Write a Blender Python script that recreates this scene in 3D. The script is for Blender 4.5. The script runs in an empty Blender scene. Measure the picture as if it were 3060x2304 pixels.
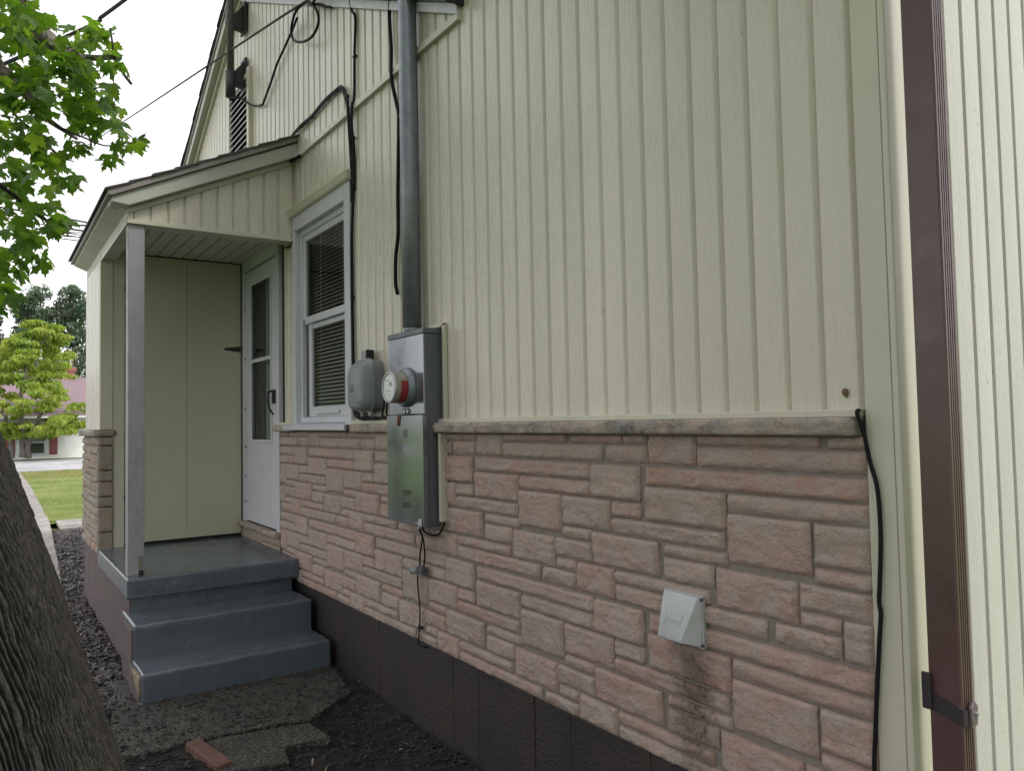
import bpy, bmesh, math, random
from mathutils import Vector, Matrix, noise as NZ
R = math.radians
random.seed(7)
SC = bpy.context.scene
COL = SC.collection

# ------------------------------------------------------------------ camera
CAM = Vector((0, -1.74, 1.44))
RIGHT = Vector((0.56511764, 0.82478051, -0.01947193))
DOWN = Vector((-0.04701129, 0.00862924, -0.99885708))
FWD = Vector((-0.82366983, 0.56538716, 0.04365053))
cd = bpy.data.cameras.new('camera')
cam = bpy.data.objects.new('camera', cd)
COL.objects.link(cam)
cam.matrix_world = Matrix(((RIGHT.x, -DOWN.x, -FWD.x, CAM.x), (RIGHT.y, -DOWN.y, -FWD.y, CAM.y),
                           (RIGHT.z, -DOWN.z, -FWD.z, CAM.z), (0, 0, 0, 1)))
cd.sensor_width = 36
cd.lens = 36 * 2300 / 3060
cd.clip_start = 0.05
cd.clip_end = 2000
SC.camera = cam

# ------------------------------------------------------------------ world and sun
SUN_EL, SUN_AZ = R(50), R(38)          # azimuth measured from +X towards +Y
w = bpy.data.worlds.new('World')
SC.world = w
w.use_nodes = True
nt = w.node_tree
nt.nodes.clear()
sky = nt.nodes.new('ShaderNodeTexSky')
sky.sky_type = 'NISHITA'
sky.sun_disc = False
sky.sun_elevation = SUN_EL
sky.sun_rotation = R(90) - SUN_AZ
sky.air_density = 1.0
sky.dust_density = 4.0
sky.ozone_density = 1.0
hs = nt.nodes.new('ShaderNodeHueSaturation')
hs.inputs['Saturation'].default_value = 0.32
bg = nt.nodes.new('ShaderNodeBackground')
bg.inputs['Strength'].default_value = 0.15
wo = nt.nodes.new('ShaderNodeOutputWorld')
nt.links.new(sky.outputs[0], hs.inputs['Color'])
ov = nt.nodes.new('ShaderNodeMixRGB')          # bright, even overcast over the clear-sky model
ov.inputs[0].default_value = 0.82
ov.inputs[2].default_value = (8.75, 8.7, 8.75, 1)
nt.links.new(hs.outputs[0], ov.inputs[1])
nt.links.new(ov.outputs[0], bg.inputs[0])
nt.links.new(bg.outputs[0], wo.inputs[0])
sl = bpy.data.lights.new('sun', 'SUN')
sl.energy = 2.0
sl.angle = R(14)
sl.color = (1, 0.96, 0.9)
so = bpy.data.objects.new('sun', sl)
COL.objects.link(so)
sd = Vector((math.cos(SUN_EL) * math.cos(SUN_AZ), math.cos(SUN_EL) * math.sin(SUN_AZ), math.sin(SUN_EL)))
so.rotation_euler = sd.to_track_quat('Z', 'Y').to_euler()
so.location = (0, 0, 30)
vs = SC.view_settings
vs.view_transform = 'Standard'
vs.look = 'None'
vs.gamma = 1
vs.use_curve_mapping = False
vs.exposure = 0.3
SC.cycles.max_bounces = 6
SC.cycles.transparent_max_bounces = 12

# ------------------------------------------------------------------ helpers
def tag(o, label=None, cat=None, group=None, kind=None):
    if label: o['label'] = label
    if cat: o['category'] = cat
    if group: o['group'] = group
    if kind: o['kind'] = kind
    return o

def empty(name, loc=(0, 0, 0), label=None, cat=None, group=None):
    o = bpy.data.objects.new(name, None)
    o.empty_display_size = 0.1
    o.location = loc
    COL.objects.link(o)
    return tag(o, label, cat, group)

def link(name, me, mat=None, parent=None, loc=None):
    o = bpy.data.objects.new(name, me)
    if mat and not me.materials: me.materials.append(mat)
    COL.objects.link(o)
    if parent is not None:
        o.parent = parent
        if loc is None and parent.type == 'EMPTY':
            o.location = -parent.location
    if loc is not None:
        o.location = loc
    return o

class MB:
    def __init__(s):
        s.v = []; s.f = []
    def add(s, vs, fs):
        n = len(s.v)
        s.v += [tuple(p) for p in vs]
        s.f += [tuple(i + n for i in f) for f in fs]
        return s
    def box(s, x0, x1, y0, y1, z0, z1):
        return s.add([(x0, y0, z0), (x1, y0, z0), (x1, y1, z0), (x0, y1, z0), (x0, y0, z1), (x1, y0, z1), (x1, y1, z1), (x0, y1, z1)],
                     [(0, 3, 2, 1), (4, 5, 6, 7), (0, 1, 5, 4), (1, 2, 6, 5), (2, 3, 7, 6), (3, 0, 4, 7)])
    def prism(s, poly, a, b, axis='y'):
        """poly in the plane across `axis`, extruded a..b; poly coords (x,z) for y, (y,z) for x, (x,y) for z"""
        n = len(poly)
        def p(q, t):
            return (q[0], t, q[1]) if axis == 'y' else (t, q[0], q[1]) if axis == 'x' else (q[0], q[1], t)
        return s.add([p(q, a) for q in poly] + [p(q, b) for q in poly],
                     [tuple(range(n)), tuple(range(2 * n - 1, n - 1, -1))] + [(i, i + n, (i + 1) % n + n, (i + 1) % n) for i in range(n)])
    def tube(s, pts, rad, seg=8, cap=True):
        pts = [Vector(p) for p in pts]
        n = len(pts)
        up = Vector((0.31, 0.2, 0.93)).normalized()
        base = len(s.v)
        for i, p in enumerate(pts):
            t = (pts[min(i + 1, n - 1)] - pts[max(i - 1, 0)]).normalized()
            if i == 0:
                a = t.orthogonal().normalized()
            else:
                a = (a - t * a.dot(t))
                a = a.normalized() if a.length > 1e-6 else t.orthogonal().normalized()
            b = t.cross(a)
            r = rad[i] if isinstance(rad, (list, tuple)) else rad
            for k in range(seg):
                th = 2 * math.pi * k / seg
                s.v.append(tuple(p + (a * math.cos(th) + b * math.sin(th)) * r))
        for i in range(n - 1):
            for k in range(seg):
                q = base + i * seg
                s.f.append((q + k, q + (k + 1) % seg, q + seg + (k + 1) % seg, q + seg + k))
        if cap:
            s.f.append(tuple(base + k for k in range(seg))[::-1])
            s.f.append(tuple(base + (n - 1) * seg + k for k in range(seg)))
        return s
    def mesh(s, name, fix=True):
        me = bpy.data.meshes.new(name)
        me.from_pydata(s.v, [], s.f)
        if fix:
            bm = bmesh.new(); bm.from_mesh(me)
            bmesh.ops.recalc_face_normals(bm, faces=bm.faces)
            bm.to_mesh(me); bm.free()
        me.update()
        return me
    def obj(s, name, mat, parent=None, bevel=0, seg=2, smooth=False, loc=None):
        me = s.mesh(name)
        if smooth: me.shade_smooth()
        o = link(name, me, mat, parent, loc)
        if bevel:
            m = o.modifiers.new('bevel', 'BEVEL')
            m.width = bevel; m.segments = seg; m.limit_method = 'ANGLE'; m.angle_limit = R(35)
            if seg > 1: me.shade_smooth()
            m.harden_normals = seg > 1
        return o

def box(name, x0, x1, y0, y1, z0, z1, mat, parent=None, bevel=0.002, seg=1):
    return MB().box(x0, x1, y0, y1, z0, z1).obj(name, mat, parent, bevel, seg)

def smooth_path(pts, n=6):
    P = [Vector(p) for p in pts]
    out = []
    for i in range(len(P) - 1):
        p0, p1, p2, p3 = P[max(i - 1, 0)], P[i], P[i + 1], P[min(i + 2, len(P) - 1)]
        for k in range(n):
            t = k / n
            out.append(0.5 * ((2 * p1) + (p2 - p0) * t + (2 * p0 - 5 * p1 + 4 * p2 - p3) * t * t + (3 * p1 - p0 - 3 * p2 + p3) * t ** 3))
    out.append(P[-1])
    return out

# ------------------------------------------------------------------ materials
class NT:
    def __init__(s, name):
        s.m = bpy.data.materials.new(name); s.m.use_nodes = True
        s.t = s.m.node_tree; s.t.nodes.clear()
        s.out = s.t.nodes.new('ShaderNodeOutputMaterial')
    def n(s, typ, **kw):
        nd = s.t.nodes.new('ShaderNode' + typ)
        for k, v in kw.items():
            if k in nd.inputs: nd.inputs[k].default_value = v
            else: setattr(nd, k, v)
        return nd
    def l(s, a, b): s.t.links.new(a, b)
    def coord(s, kind='Object', scale=(1, 1, 1)):
        if kind == 'World':
            g = s.n('NewGeometry'); src = g.outputs['Position']
        else:
            g = s.n('TexCoord'); src = g.outputs[kind]
        mp = s.n('Mapping'); mp.inputs['Scale'].default_value = scale
        s.l(src, mp.inputs[0]); return mp.outputs[0]
    def noise(s, vec, scale=5, detail=4, rough=0.6, dist=0.0):
        nd = s.n('TexNoise'); nd.inputs['Scale'].default_value = scale; nd.inputs['Detail'].default_value = detail
        nd.inputs['Roughness'].default_value = rough; nd.inputs['Distortion'].default_value = dist
        s.l(vec, nd.inputs['Vector']); return nd.outputs['Fac']
    def ramp(s, fac, stops):
        r = s.n('ValToRGB'); e = r.color_ramp.elements
        while len(e) < len(stops): e.new(0.5)
        for i, (p, c) in enumerate(stops):
            e[i].position = p; e[i].color = (c, c, c, 1) if isinstance(c, (int, float)) else (*c, 1)
        s.l(fac, r.inputs[0]); return r.outputs[0]
    def mix(s, fac, a, b, mode='MIX'):
        m = s.n('MixRGB', blend_type=mode)
        for i, x in ((0, fac), (1, a), (2, b)):
            if isinstance(x, (int, float)): m.inputs[i].default_value = x if i == 0 else (x, x, x, 1)
            elif isinstance(x, tuple): m.inputs[i].default_value = (*x, 1)
            else: s.l(x, m.inputs[i])
        return m.outputs[0]
    def math(s, op, a, b=0.0):
        m = s.n('Math', operation=op)
        for i, x in enumerate((a, b)):
            if isinstance(x, (int, float)): m.inputs[i].default_value = x
            else: s.l(x, m.inputs[i])
        return m.outputs[0]
    def bump(s, h, strength=0.3, dist=0.01):
        b = s.n('Bump'); b.inputs['Strength'].default_value = strength; b.inputs['Distance'].default_value = dist
        s.l(h, b.inputs['Height']); return b.outputs[0]
    def bsdf(s, color, rough=0.5, metal=0.0, spec=0.5, normal=None, **kw):
        p = s.n('BsdfPrincipled')
        if isinstance(color, tuple): p.inputs['Base Color'].default_value = (*color, 1)
        else: s.l(color, p.inputs['Base Color'])
        if isinstance(rough, (int, float)): p.inputs['Roughness'].default_value = rough
        else: s.l(rough, p.inputs['Roughness'])
        p.inputs['Metallic'].default_value = metal
        p.inputs['Specular IOR Level'].default_value = spec
        if normal: s.l(normal, p.inputs['Normal'])
        for k, v in kw.items(): p.inputs[k].default_value = v
        s.l(p.outputs[0], s.out.inputs[0]); return p

def plain(name, col, rough=0.5, metal=0.0, var=0.12, scale=6.0, bump=0.0, bscale=60.0, spec=0.5, dirt=0.0):
    m = NT(name)
    c = m.coord('World')
    n = m.noise(c, scale, 5, 0.65)
    f = m.ramp(n, [(0.25, 1 - var), (0.75, 1 + var)])
    cc = m.mix(1.0, col, f, 'MULTIPLY')
    if dirt:
        d = m.ramp(m.noise(m.coord('World', (1, 1, 0.5)), 9, 8, 0.75), [(0.52, 0.0), (0.72, 1.0)])
        cc = m.mix(m.math('MULTIPLY', d, dirt), cc, tuple(x * 0.35 for x in col))
    r = m.ramp(m.noise(c, scale * 3, 4, 0.6), [(0.3, max(rough - 0.08, 0.03)), (0.7, min(rough + 0.1, 1))])
    nm = m.bump(m.noise(c, bscale, 4, 0.6), bump, 0.004) if bump else None
    m.bsdf(cc, r, metal, spec, nm)
    return m.m

def vinyl(name, col, grain_axis='z', rough=0.27, grain=0.35, speck=True, spec=0.7):
    m = NT(name)
    sc = (14, 14, 0.9)
    c = m.coord('World', sc)
    g = m.noise(c, 9, 5, 0.7, 0.6)
    fine = m.noise(m.coord('World', (60, 60, 5)), 8, 3, 0.6)
    big = m.noise(m.coord('World', (1, 1, 0.35)), 1.4, 4, 0.6)
    oi = m.n('ObjectInfo')
    v = m.ramp(oi.outputs['Random'], [(0, 0.95), (1, 1.04)])
    cc = m.mix(1.0, col, v, 'MULTIPLY')
    cc = m.mix(1.0, cc, m.ramp(big, [(0.3, 0.9), (0.7, 1.05)]), 'MULTIPLY')
    cc = m.mix(1.0, cc, m.ramp(g, [(0.35, 0.975), (0.65, 1.012)]), 'MULTIPLY')
    if speck:
        s = m.ramp(m.noise(m.coord('World', (1, 1, 0.55)), 62, 2, 0.5), [(0.70, 0.0), (0.74, 1.0)])
        s2 = m.ramp(m.noise(m.coord('World'), 2.6, 3, 0.5), [(0.45, 0.0), (0.62, 0.7)])
        cc = m.mix(m.math('MULTIPLY', s, s2), cc, (0.2, 0.19, 0.15))
    h = m.math('ADD', m.math('MULTIPLY', g, 1.0), m.math('MULTIPLY', fine, 0.4))
    nm = m.bump(h, grain, 0.0025)
    r = m.ramp(g, [(0.3, rough - 0.05), (0.7, rough + 0.08)])
    m.bsdf(cc, r, 0, spec, nm)
    return m.m

CREAM = (0.60, 0.562, 0.482)
M = {}
M['siding'] = vinyl('cream_vinyl_siding', CREAM)
M['siding_side'] = vinyl('cream_vinyl_weathered', (0.55, 0.535, 0.50), grain=1.0, rough=0.45)
M['trim'] = vinyl('cream_vinyl_trim', (0.57, 0.545, 0.45), grain=0.3, rough=0.4, speck=False)
M['fascia'] = plain('fascia_metal', (0.42, 0.435, 0.385), 0.42, 0, 0.06, 3)
M['soffit'] = plain('soffit_metal', (0.54, 0.53, 0.455), 0.5, 0, 0.08, 4, dirt=0.35)
M['closet'] = plain('cream_door_paint', (0.46, 0.45, 0.335), 0.5, 0, 0.05, 2, 0.05, 30)
M['white'] = plain('white_paint', (0.55, 0.55, 0.605), 0.4, 0, 0.06, 5, 0.08, 40, dirt=0.15)
M['post'] = plain('grey_white_post_paint', (0.32, 0.32, 0.35), 0.5, 0, 0.1, 7, 0.25, 50, dirt=0.5)
M['darkwood'] = plain('dark_jamb', (0.07, 0.07, 0.085), 0.6)
M['black'] = plain('black_iron', (0.012, 0.012, 0.014), 0.45)
M['cable'] = plain('black_cable', (0.008, 0.0085, 0.01), 0.6, spec=0.2)
M['shingle'] = plain('roof_shingle', (0.085, 0.078, 0.082), 0.9, 0, 0.35, 20, 0.6, 90)
M['drip'] = plain('drip_edge_metal', (0.25, 0.225, 0.225), 0.45)
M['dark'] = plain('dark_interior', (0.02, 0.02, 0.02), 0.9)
M['blind'] = plain('blind_slat', (0.78, 0.76, 0.68), 0.5)
M['curtain'] = plain('pale_curtain', (0.50, 0.50, 0.47), 0.8)
M['sash'] = plain('dark_sash_channel', (0.06, 0.06, 0.07), 0.5)
M['greywood'] = plain('weathered_wood', (0.22, 0.2, 0.21), 0.8, 0, 0.3, 25, 0.5, 80)
M['mortar'] = plain('mortar', (0.245, 0.212, 0.195), 0.9, 0, 0.2, 30, 0.5, 120)
M['capstone'] = None
M['silver'] = plain('cast_aluminium', (0.46, 0.47, 0.495), 0.45, 0.35, 0.1, 18, 0.2, 70, dirt=0.3)
M['galv'] = plain('galvanised_pipe', (0.23, 0.255, 0.29), 0.44, 0.5, 0.25, 14, 0.1, 40)
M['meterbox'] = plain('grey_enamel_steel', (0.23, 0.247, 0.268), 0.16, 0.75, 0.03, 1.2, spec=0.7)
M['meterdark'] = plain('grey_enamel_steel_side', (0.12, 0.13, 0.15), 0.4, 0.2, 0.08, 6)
M['telecom'] = plain('grey_plastic', (0.21, 0.225, 0.245), 0.4, 0, 0.05, 6)
M['mark'] = plain('dark_print', (0.02, 0.022, 0.025), 0.6)
M['dial'] = plain('white_dial', (0.75, 0.76, 0.77), 0.4)
M['lcd'] = plain('lcd_grey', (0.28, 0.30, 0.28), 0.3)
M['red'] = plain('red_label', (0.28, 0.03, 0.03), 0.5)
M['beige'] = plain('meter_body', (0.33, 0.31, 0.27), 0.35)
M['mast'] = plain('brown_mast_pipe', (0.10, 0.085, 0.09), 0.5, 0.3)
M['bracket'] = plain('dark_bracket', (0.03, 0.022, 0.028), 0.6)
M['downspout'] = plain('brown_downspout', (0.092, 0.050, 0.050), 0.32, 0, 0.12, 4, 0.04, 30, spec=0.6)
M['downspout_rib'] = M['downspout']
M['skirt'] = None
M['brick'] = plain('loose_red_brick', (0.14, 0.07, 0.058), 0.9, 0, 0.35, 30, 0.7, 120, dirt=0.8)
M['drybrown'] = plain('dry_leaf', (0.14, 0.09, 0.045), 0.7)

def stone_mat(name, cols, top=(0.22, 0.215, 0.2), stain=True, grime=0.25):
    m = NT(name)
    oi = m.n('ObjectInfo')
    c = m.coord('World')
    n1 = m.noise(c, 7, 5, 0.65)
    off = m.n('VectorMath', operation='ADD')
    comb = m.n('CombineXYZ')
    m.l(m.math('MULTIPLY', oi.outputs['Random'], 7.0), comb.inputs[0]); m.l(m.math('MULTIPLY', oi.outputs['Random'], 31.0), comb.inputs[2])
    m.l(c, off.inputs[0]); m.l(comb.outputs[0], off.inputs[1])
    n2 = m.noise(off.outputs[0], 13, 5, 0.6)
    base = m.ramp(m.math('ADD', m.math('MULTIPLY', oi.outputs['Random'], 0.55), m.math('MULTIPLY', n1, 0.45)),
                  [(0.2, cols[0]), (0.45, cols[1]), (0.62, cols[2]), (0.85, cols[3])])
    base = m.mix(m.ramp(n2, [(0.42, 0.0), (0.62, 0.75)]), base, top)
    fine = m.noise(c, 120, 3, 0.6)
    base = m.mix(1.0, base, m.ramp(fine, [(0.3, 0.86), (0.7, 1.1)]), 'MULTIPLY')
    if stain:
        # soot and damp run below the vent hood, ragged edges
        sp = m.n('SeparateXYZ'); m.l(c, sp.inputs[0])
        wob = m.math('MULTIPLY', m.math('SUBTRACT', m.noise(c, 16, 6, 0.7), 0.5), 0.16)
        dx = m.math('ABSOLUTE', m.math('ADD', m.math('SUBTRACT', sp.outputs[0], -1.600), wob))
        fx = m.ramp(dx, [(0.03, 1.0), (0.105, 0.0)])
        fz = m.ramp(m.math('ADD', sp.outputs[2], wob), [(0.36, 0.35), (0.54, 0.9), (0.72, 1.0), (0.82, 0.0)])
        st = m.math('MULTIPLY', fx, fz)
        base = m.mix(m.math('MULTIPLY', st, 0.62), base, (0.085, 0.048, 0.04))
        sp2 = m.ramp(m.noise(c, 55, 6, 0.8), [(0.5, 0.0), (0.6, 1.0)])
        base = m.mix(m.math('MULTIPLY', m.math('MULTIPLY', st, sp2), 0.8), base, (0.03, 0.032, 0.03))
    g = m.ramp(m.noise(c, 4.5 if stain or grime < 0.5 else 9.0, 7, 0.8), [(0.55 if grime < 0.5 else 0.50, 0.0), (0.75 if grime < 0.5 else 0.66, grime)])
    base = m.mix(g, base, (0.05, 0.048, 0.045))
    rn = m.noise(m.coord('World', (1, 1, 1.5)), 26, 6, 0.55, 1.4)
    rid = m.math('ABSOLUTE', m.math('SUBTRACT', rn, 0.5))
    h = m.math('ADD', m.math('MULTIPLY', rid, 0.8), m.math('MULTIPLY', m.noise(c, 70, 6, 0.7), 0.45))
    nm = m.bump(h, 0.9, 0.013)
    m.bsdf(base, 0.82, 0, 0.3, nm)
    return m.m
M['stone'] = stone_mat('cleft_stone', [(0.395, 0.302, 0.265), (0.45, 0.345, 0.305), (0.44, 0.312, 0.275), (0.445, 0.28, 0.24)], (0.425, 0.365, 0.335))
M['capstone'] = stone_mat('cap_stone', [(0.42, 0.36, 0.31), (0.46, 0.39, 0.335), (0.46, 0.37, 0.32), (0.47, 0.35, 0.30)], (0.27, 0.265, 0.26), False, 0.8)
M['closetstone'] = stone_mat('closet_stone', [(0.33, 0.265, 0.215), (0.38, 0.31, 0.25), (0.38, 0.285, 0.235), (0.40, 0.265, 0.215)], (0.34, 0.33, 0.30), False)

def found_mat():
    m = NT('painted_block')
    c = m.coord('World')
    n = m.noise(c, 3, 6, 0.7)
    col = m.ramp(n, [(0.3, (0.027, 0.022, 0.023)), (0.5, (0.038, 0.031, 0.032)), (0.66, (0.048, 0.036, 0.033))])
    chip = m.ramp(m.noise(m.coord('World', (1, 1, 1.4)), 24, 5, 0.7), [(0.74, 0.0), (0.76, 1.0)])
    col = m.mix(chip, col, (0.2, 0.19, 0.18))
    pit = m.noise(c, 75, 4, 0.6)
    m.bsdf(col, 0.6, 0, 0.4, m.bump(pit, 0.7, 0.008))
    return m.m
M['found'] = found_mat()

def paint_step():
    m = NT('blue_grey_step_paint')
    c = m.coord('World')
    n = m.noise(c, 5, 6, 0.65)
    col = m.ramp(n, [(0.3, (0.082, 0.102, 0.126)), (0.7, (0.108, 0.131, 0.156))])
    chip = m.ramp(m.noise(c, 30, 3, 0.5), [(0.735, 0.0), (0.75, 1.0)])
    col = m.mix(chip, col, (0.025, 0.025, 0.025))
    r = m.ramp(m.noise(c, 8, 5, 0.7), [(0.3, 0.13), (0.7, 0.30)])
    m.bsdf(col, r, 0, 0.65, m.bump(m.noise(c, 24, 5, 0.55), 0.35, 0.012))
    return m.m
M['steppaint'] = paint_step()

def skirt_mat():
    m = NT('flaking_skirt_paint')
    c = m.coord('World')
    n = m.noise(c, 6, 6, 0.7)
    col = m.ramp(n, [(0.3, (0.10, 0.078, 0.082)), (0.7, (0.155, 0.118, 0.118))])
    sp = m.n('SeparateXYZ'); m.l(c, sp.inputs[0])
    fx = m.math('ADD', sp.outputs[0], m.math('MULTIPLY', m.math('SUBTRACT', m.noise(m.coord('World', (1, 1, 0.35)), 18, 7, 0.75), 0.5), 0.75))
    lowz = m.math('MULTIPLY', m.math('MINIMUM', m.math('SUBTRACT', sp.outputs[2], 0.10), 0.0), 5.0)
    fl = m.ramp(m.math('ADD', m.math('ADD', fx, lowz), 5.0), [(0.33, 0.0), (0.35, 1.0)])
    col = m.mix(fl, col, m.ramp(m.noise(m.coord('World', (1, 1, 0.3)), 40, 4, 0.6), [(0.35, (0.16, 0.12, 0.085)), (0.65, (0.36, 0.29, 0.21))]))
    m.bsdf(col, 0.7, 0, 0.3, m.bump(m.math('ADD', m.noise(c, 35, 6, 0.7), m.math('MULTIPLY', fl, -0.5)), 0.7, 0.012))
    return m.m
M['skirt'] = skirt_mat()

def ground_mat(name, c0, c1, c2, scale=18, bs=0.8, rough=0.95, bscale=50):
    m = NT(name)
    c = m.coord('World')
    n = m.noise(c, scale, 8, 0.75)
    col = m.ramp(n, [(0.32, c0), (0.5, c1), (0.68, c2)])
    b = m.noise(c, scale * 0.12, 4, 0.6)
    col = m.mix(1.0, col, m.ramp(b, [(0.3, 0.7), (0.7, 1.25)]), 'MULTIPLY')
    m.bsdf(col, rough, 0, 0.3, m.bump(m.noise(c, bscale, 6, 0.75), bs, 0.02))
    return m.m
M['soil'] = ground_mat('dark_damp_soil', (0.012, 0.011, 0.012), (0.03, 0.027, 0.025), (0.06, 0.054, 0.05), 22, 1.0)
M['lawn'] = ground_mat('lawn_soil', (0.08, 0.15, 0.035), (0.14, 0.23, 0.055), (0.24, 0.27, 0.10), 3, 0.6, 0.95, 30)
M['walk'] = ground_mat('pale_concrete', (0.20, 0.185, 0.175), (0.28, 0.262, 0.25), (0.36, 0.34, 0.325), 14, 0.6, 0.9, 60)
M['road'] = ground_mat('sunbleached_asphalt', (0.30, 0.30, 0.32), (0.36, 0.36, 0.38), (0.40, 0.40, 0.42), 4, 0.2, 0.9, 60)

def pebble_mat():
    m = NT('pebbled_concrete')
    c = m.coord('World', (1.7, 1, 1))
    v = m.n('TexVoronoi'); v.inputs['Scale'].default_value = 62; m.l(c, v.inputs['Vector'])
    n = m.noise(m.coord('World'), 5, 7, 0.75)
    col = m.ramp(n, [(0.3, (0.045, 0.042, 0.039)), (0.55, (0.10, 0.093, 0.084)), (0.75, (0.17, 0.158, 0.147))])
    rnd = m.n('SeparateColor'); m.l(v.outputs['Color'], rnd.inputs[0])
    col = m.mix(1.0, col, m.ramp(rnd.outputs[0], [(0.0, 0.6), (1.0, 1.55)]), 'MULTIPLY')
    edge = m.ramp(v.outputs['Distance'], [(0.25, 0.0), (0.65, 1.0)])
    col = m.mix(m.math('MULTIPLY', edge, 0.7), col, (0.015, 0.014, 0.013))
    m.bsdf(col, 0.75, 0, 0.4, m.bump(m.math('SUBTRACT', 1.0, v.outputs['Distance']), 0.9, 0.012))
    return m.m
M['pebble'] = pebble_mat()

def leaf_mat(name, c0, c1, c2, trans=0.5, nscale=2.2, rnd=True):
    m = NT(name)
    c = m.coord('World')
    n = m.noise(c, nscale, 4, 0.6)
    if rnd:
        oi = m.n('ObjectInfo')
        n = m.math('ADD', m.math('MULTIPLY', n, 0.6), m.math('MULTIPLY', oi.outputs['Random'], 0.4))
    n3 = m.noise(c, nscale * 9, 2, 0.5)
    f = m.math('ADD', m.math('MULTIPLY', n, 0.65), m.math('MULTIPLY', n3, 0.35))
    col = m.ramp(f, [(0.34, c0), (0.5, c1), (0.66, c2)])
    p = m.n('BsdfPrincipled'); m.l(col, p.inputs['Base Color']); p.inputs['Roughness'].default_value = 0.5
    p.inputs['Specular IOR Level'].default_value = 0.35
    t = m.n('BsdfTranslucent')
    m.l(m.mix(1.0, col, (1.75, 1.8, 0.75), 'MULTIPLY'), t.inputs[0])
    mx = m.n('MixShader'); mx.inputs[0].default_value = trans
    m.l(p.outputs[0], mx.inputs[1]); m.l(t.outputs[0], mx.inputs[2]); m.l(mx.outputs[0], m.out.inputs[0])
    return m.m
M['maple'] = leaf_mat('maple_leaf', (0.045, 0.10, 0.018), (0.09, 0.175, 0.022), (0.16, 0.25, 0.028), 0.55, 1.6)
M['dogwood'] = leaf_mat('dogwood_leaf', (0.13, 0.22, 0.035), (0.24, 0.32, 0.055), (0.42, 0.42, 0.13), 0.4, 1.4, False)
M['conifer'] = leaf_mat('dark_tree_leaf', (0.065, 0.10, 0.08), (0.10, 0.145, 0.105), (0.15, 0.18, 0.12), 0.3, 0.5, False)  # leaf colours lightened and blued to carry distance haze
M['grass'] = leaf_mat('grass_blade', (0.19, 0.25, 0.10), (0.28, 0.33, 0.16), (0.42, 0.39, 0.25), 0.35, 0.9, False)

def bark_mat(name, c0, c1, c2, s=1.0):
    m = NT(name)
    c = m.coord('World', (1, 1, 0.22))
    n = m.noise(c, 60 * s, 6, 0.65, 0.4)
    col = m.ramp(n, [(0.25, c0), (0.5, c1), (0.75, c2)])
    li = m.ramp(m.noise(m.coord('World'), 20 * s, 6, 0.75), [(0.62, 0.0), (0.75, 0.55)])
    col = m.mix(li, col, (0.12, 0.105, 0.07))
    m.bsdf(col, 0.9, 0, 0.25, m.bump(m.math('ADD', n, m.math('MULTIPLY', m.noise(m.coord('World'), 130 * s, 4, 0.7), 0.35)), 1.0, 0.02))
    return m.m
M['bark'] = bark_mat('furrowed_bark', (0.022, 0.020, 0.0185), (0.052, 0.048, 0.0445), (0.094, 0.088, 0.082))
M['limb'] = bark_mat('limb_bark', (0.10, 0.08, 0.072), (0.22, 0.185, 0.17), (0.42, 0.38, 0.36))
M['farbark'] = bark_mat('far_bark', (0.10, 0.085, 0.075), (0.16, 0.14, 0.125), (0.22, 0.2, 0.18), 0.3)
M['chip'] = plain('wood_chip_mulch', (0.11, 0.098, 0.097), 0.6, 0, 0.6, 40)
M['debris'] = plain('pale_debris', (0.22, 0.19, 0.16), 0.8, 0, 0.4, 30)
M['hsiding'] = plain('white_clapboard', (0.84, 0.84, 0.84), 0.6, 0, 0.03, 1)
M['hroof'] = plain('mauve_shingle_roof', (0.21, 0.15, 0.175), 0.9, 0, 0.12, 8, 0.5, 20)
M['shutter'] = plain('dark_red_shutter', (0.27, 0.085, 0.085), 0.6)
M['chimney'] = plain('chimney_brick', (0.33, 0.13, 0.11), 0.9, 0, 0.25, 12)

def glass_mat(name, tint=(1, 1, 1), f0=0.06):
    m = NT(name)
    tr = m.n('BsdfTransparent'); tr.inputs[0].default_value = (*tint, 1)
    gl = m.n('BsdfGlossy'); gl.inputs['Roughness'].default_value = 0.015
    fr = m.n('Fresnel'); fr.inputs['IOR'].default_value = 1.5
    mx = m.n('MixShader')
    gb = m.n('NewGeometry')        # only the outer face mirrors; leaving the pane must not reflect again
    m.l(m.math('MULTIPLY', fr.outputs[0], m.math('SUBTRACT', 1.0, gb.outputs['Backfacing'])), mx.inputs[0])
    m.l(tr.outputs[0], mx.inputs[1]); m.l(gl.outputs[0], mx.inputs[2]); m.l(mx.outputs[0], m.out.inputs[0])
    return m.m
M['glass'] = glass_mat('window_glass', (0.75, 0.78, 0.78))


# ================================================================== THE SETTING: ground
def grid_sheet(name, x0, x1, y0, y1, nx, ny, fz, mat, kind='structure', smooth=True):
    vs, fs = [], []
    for j in range(ny + 1):
        for i in range(nx + 1):
            x = x0 + (x1 - x0) * i / nx; y = y0 + (y1 - y0) * j / ny
            vs.append((x, y, fz(x, y)))
    for j in range(ny):
        for i in range(nx):
            a = j * (nx + 1) + i
            fs.append((a, a + 1, a + nx + 2, a + nx + 1))
    me = bpy.data.meshes.new(name); me.from_pydata(vs, [], fs)
    if smooth: me.shade_smooth()
    return tag(link(name, me, mat), kind=kind)

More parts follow.
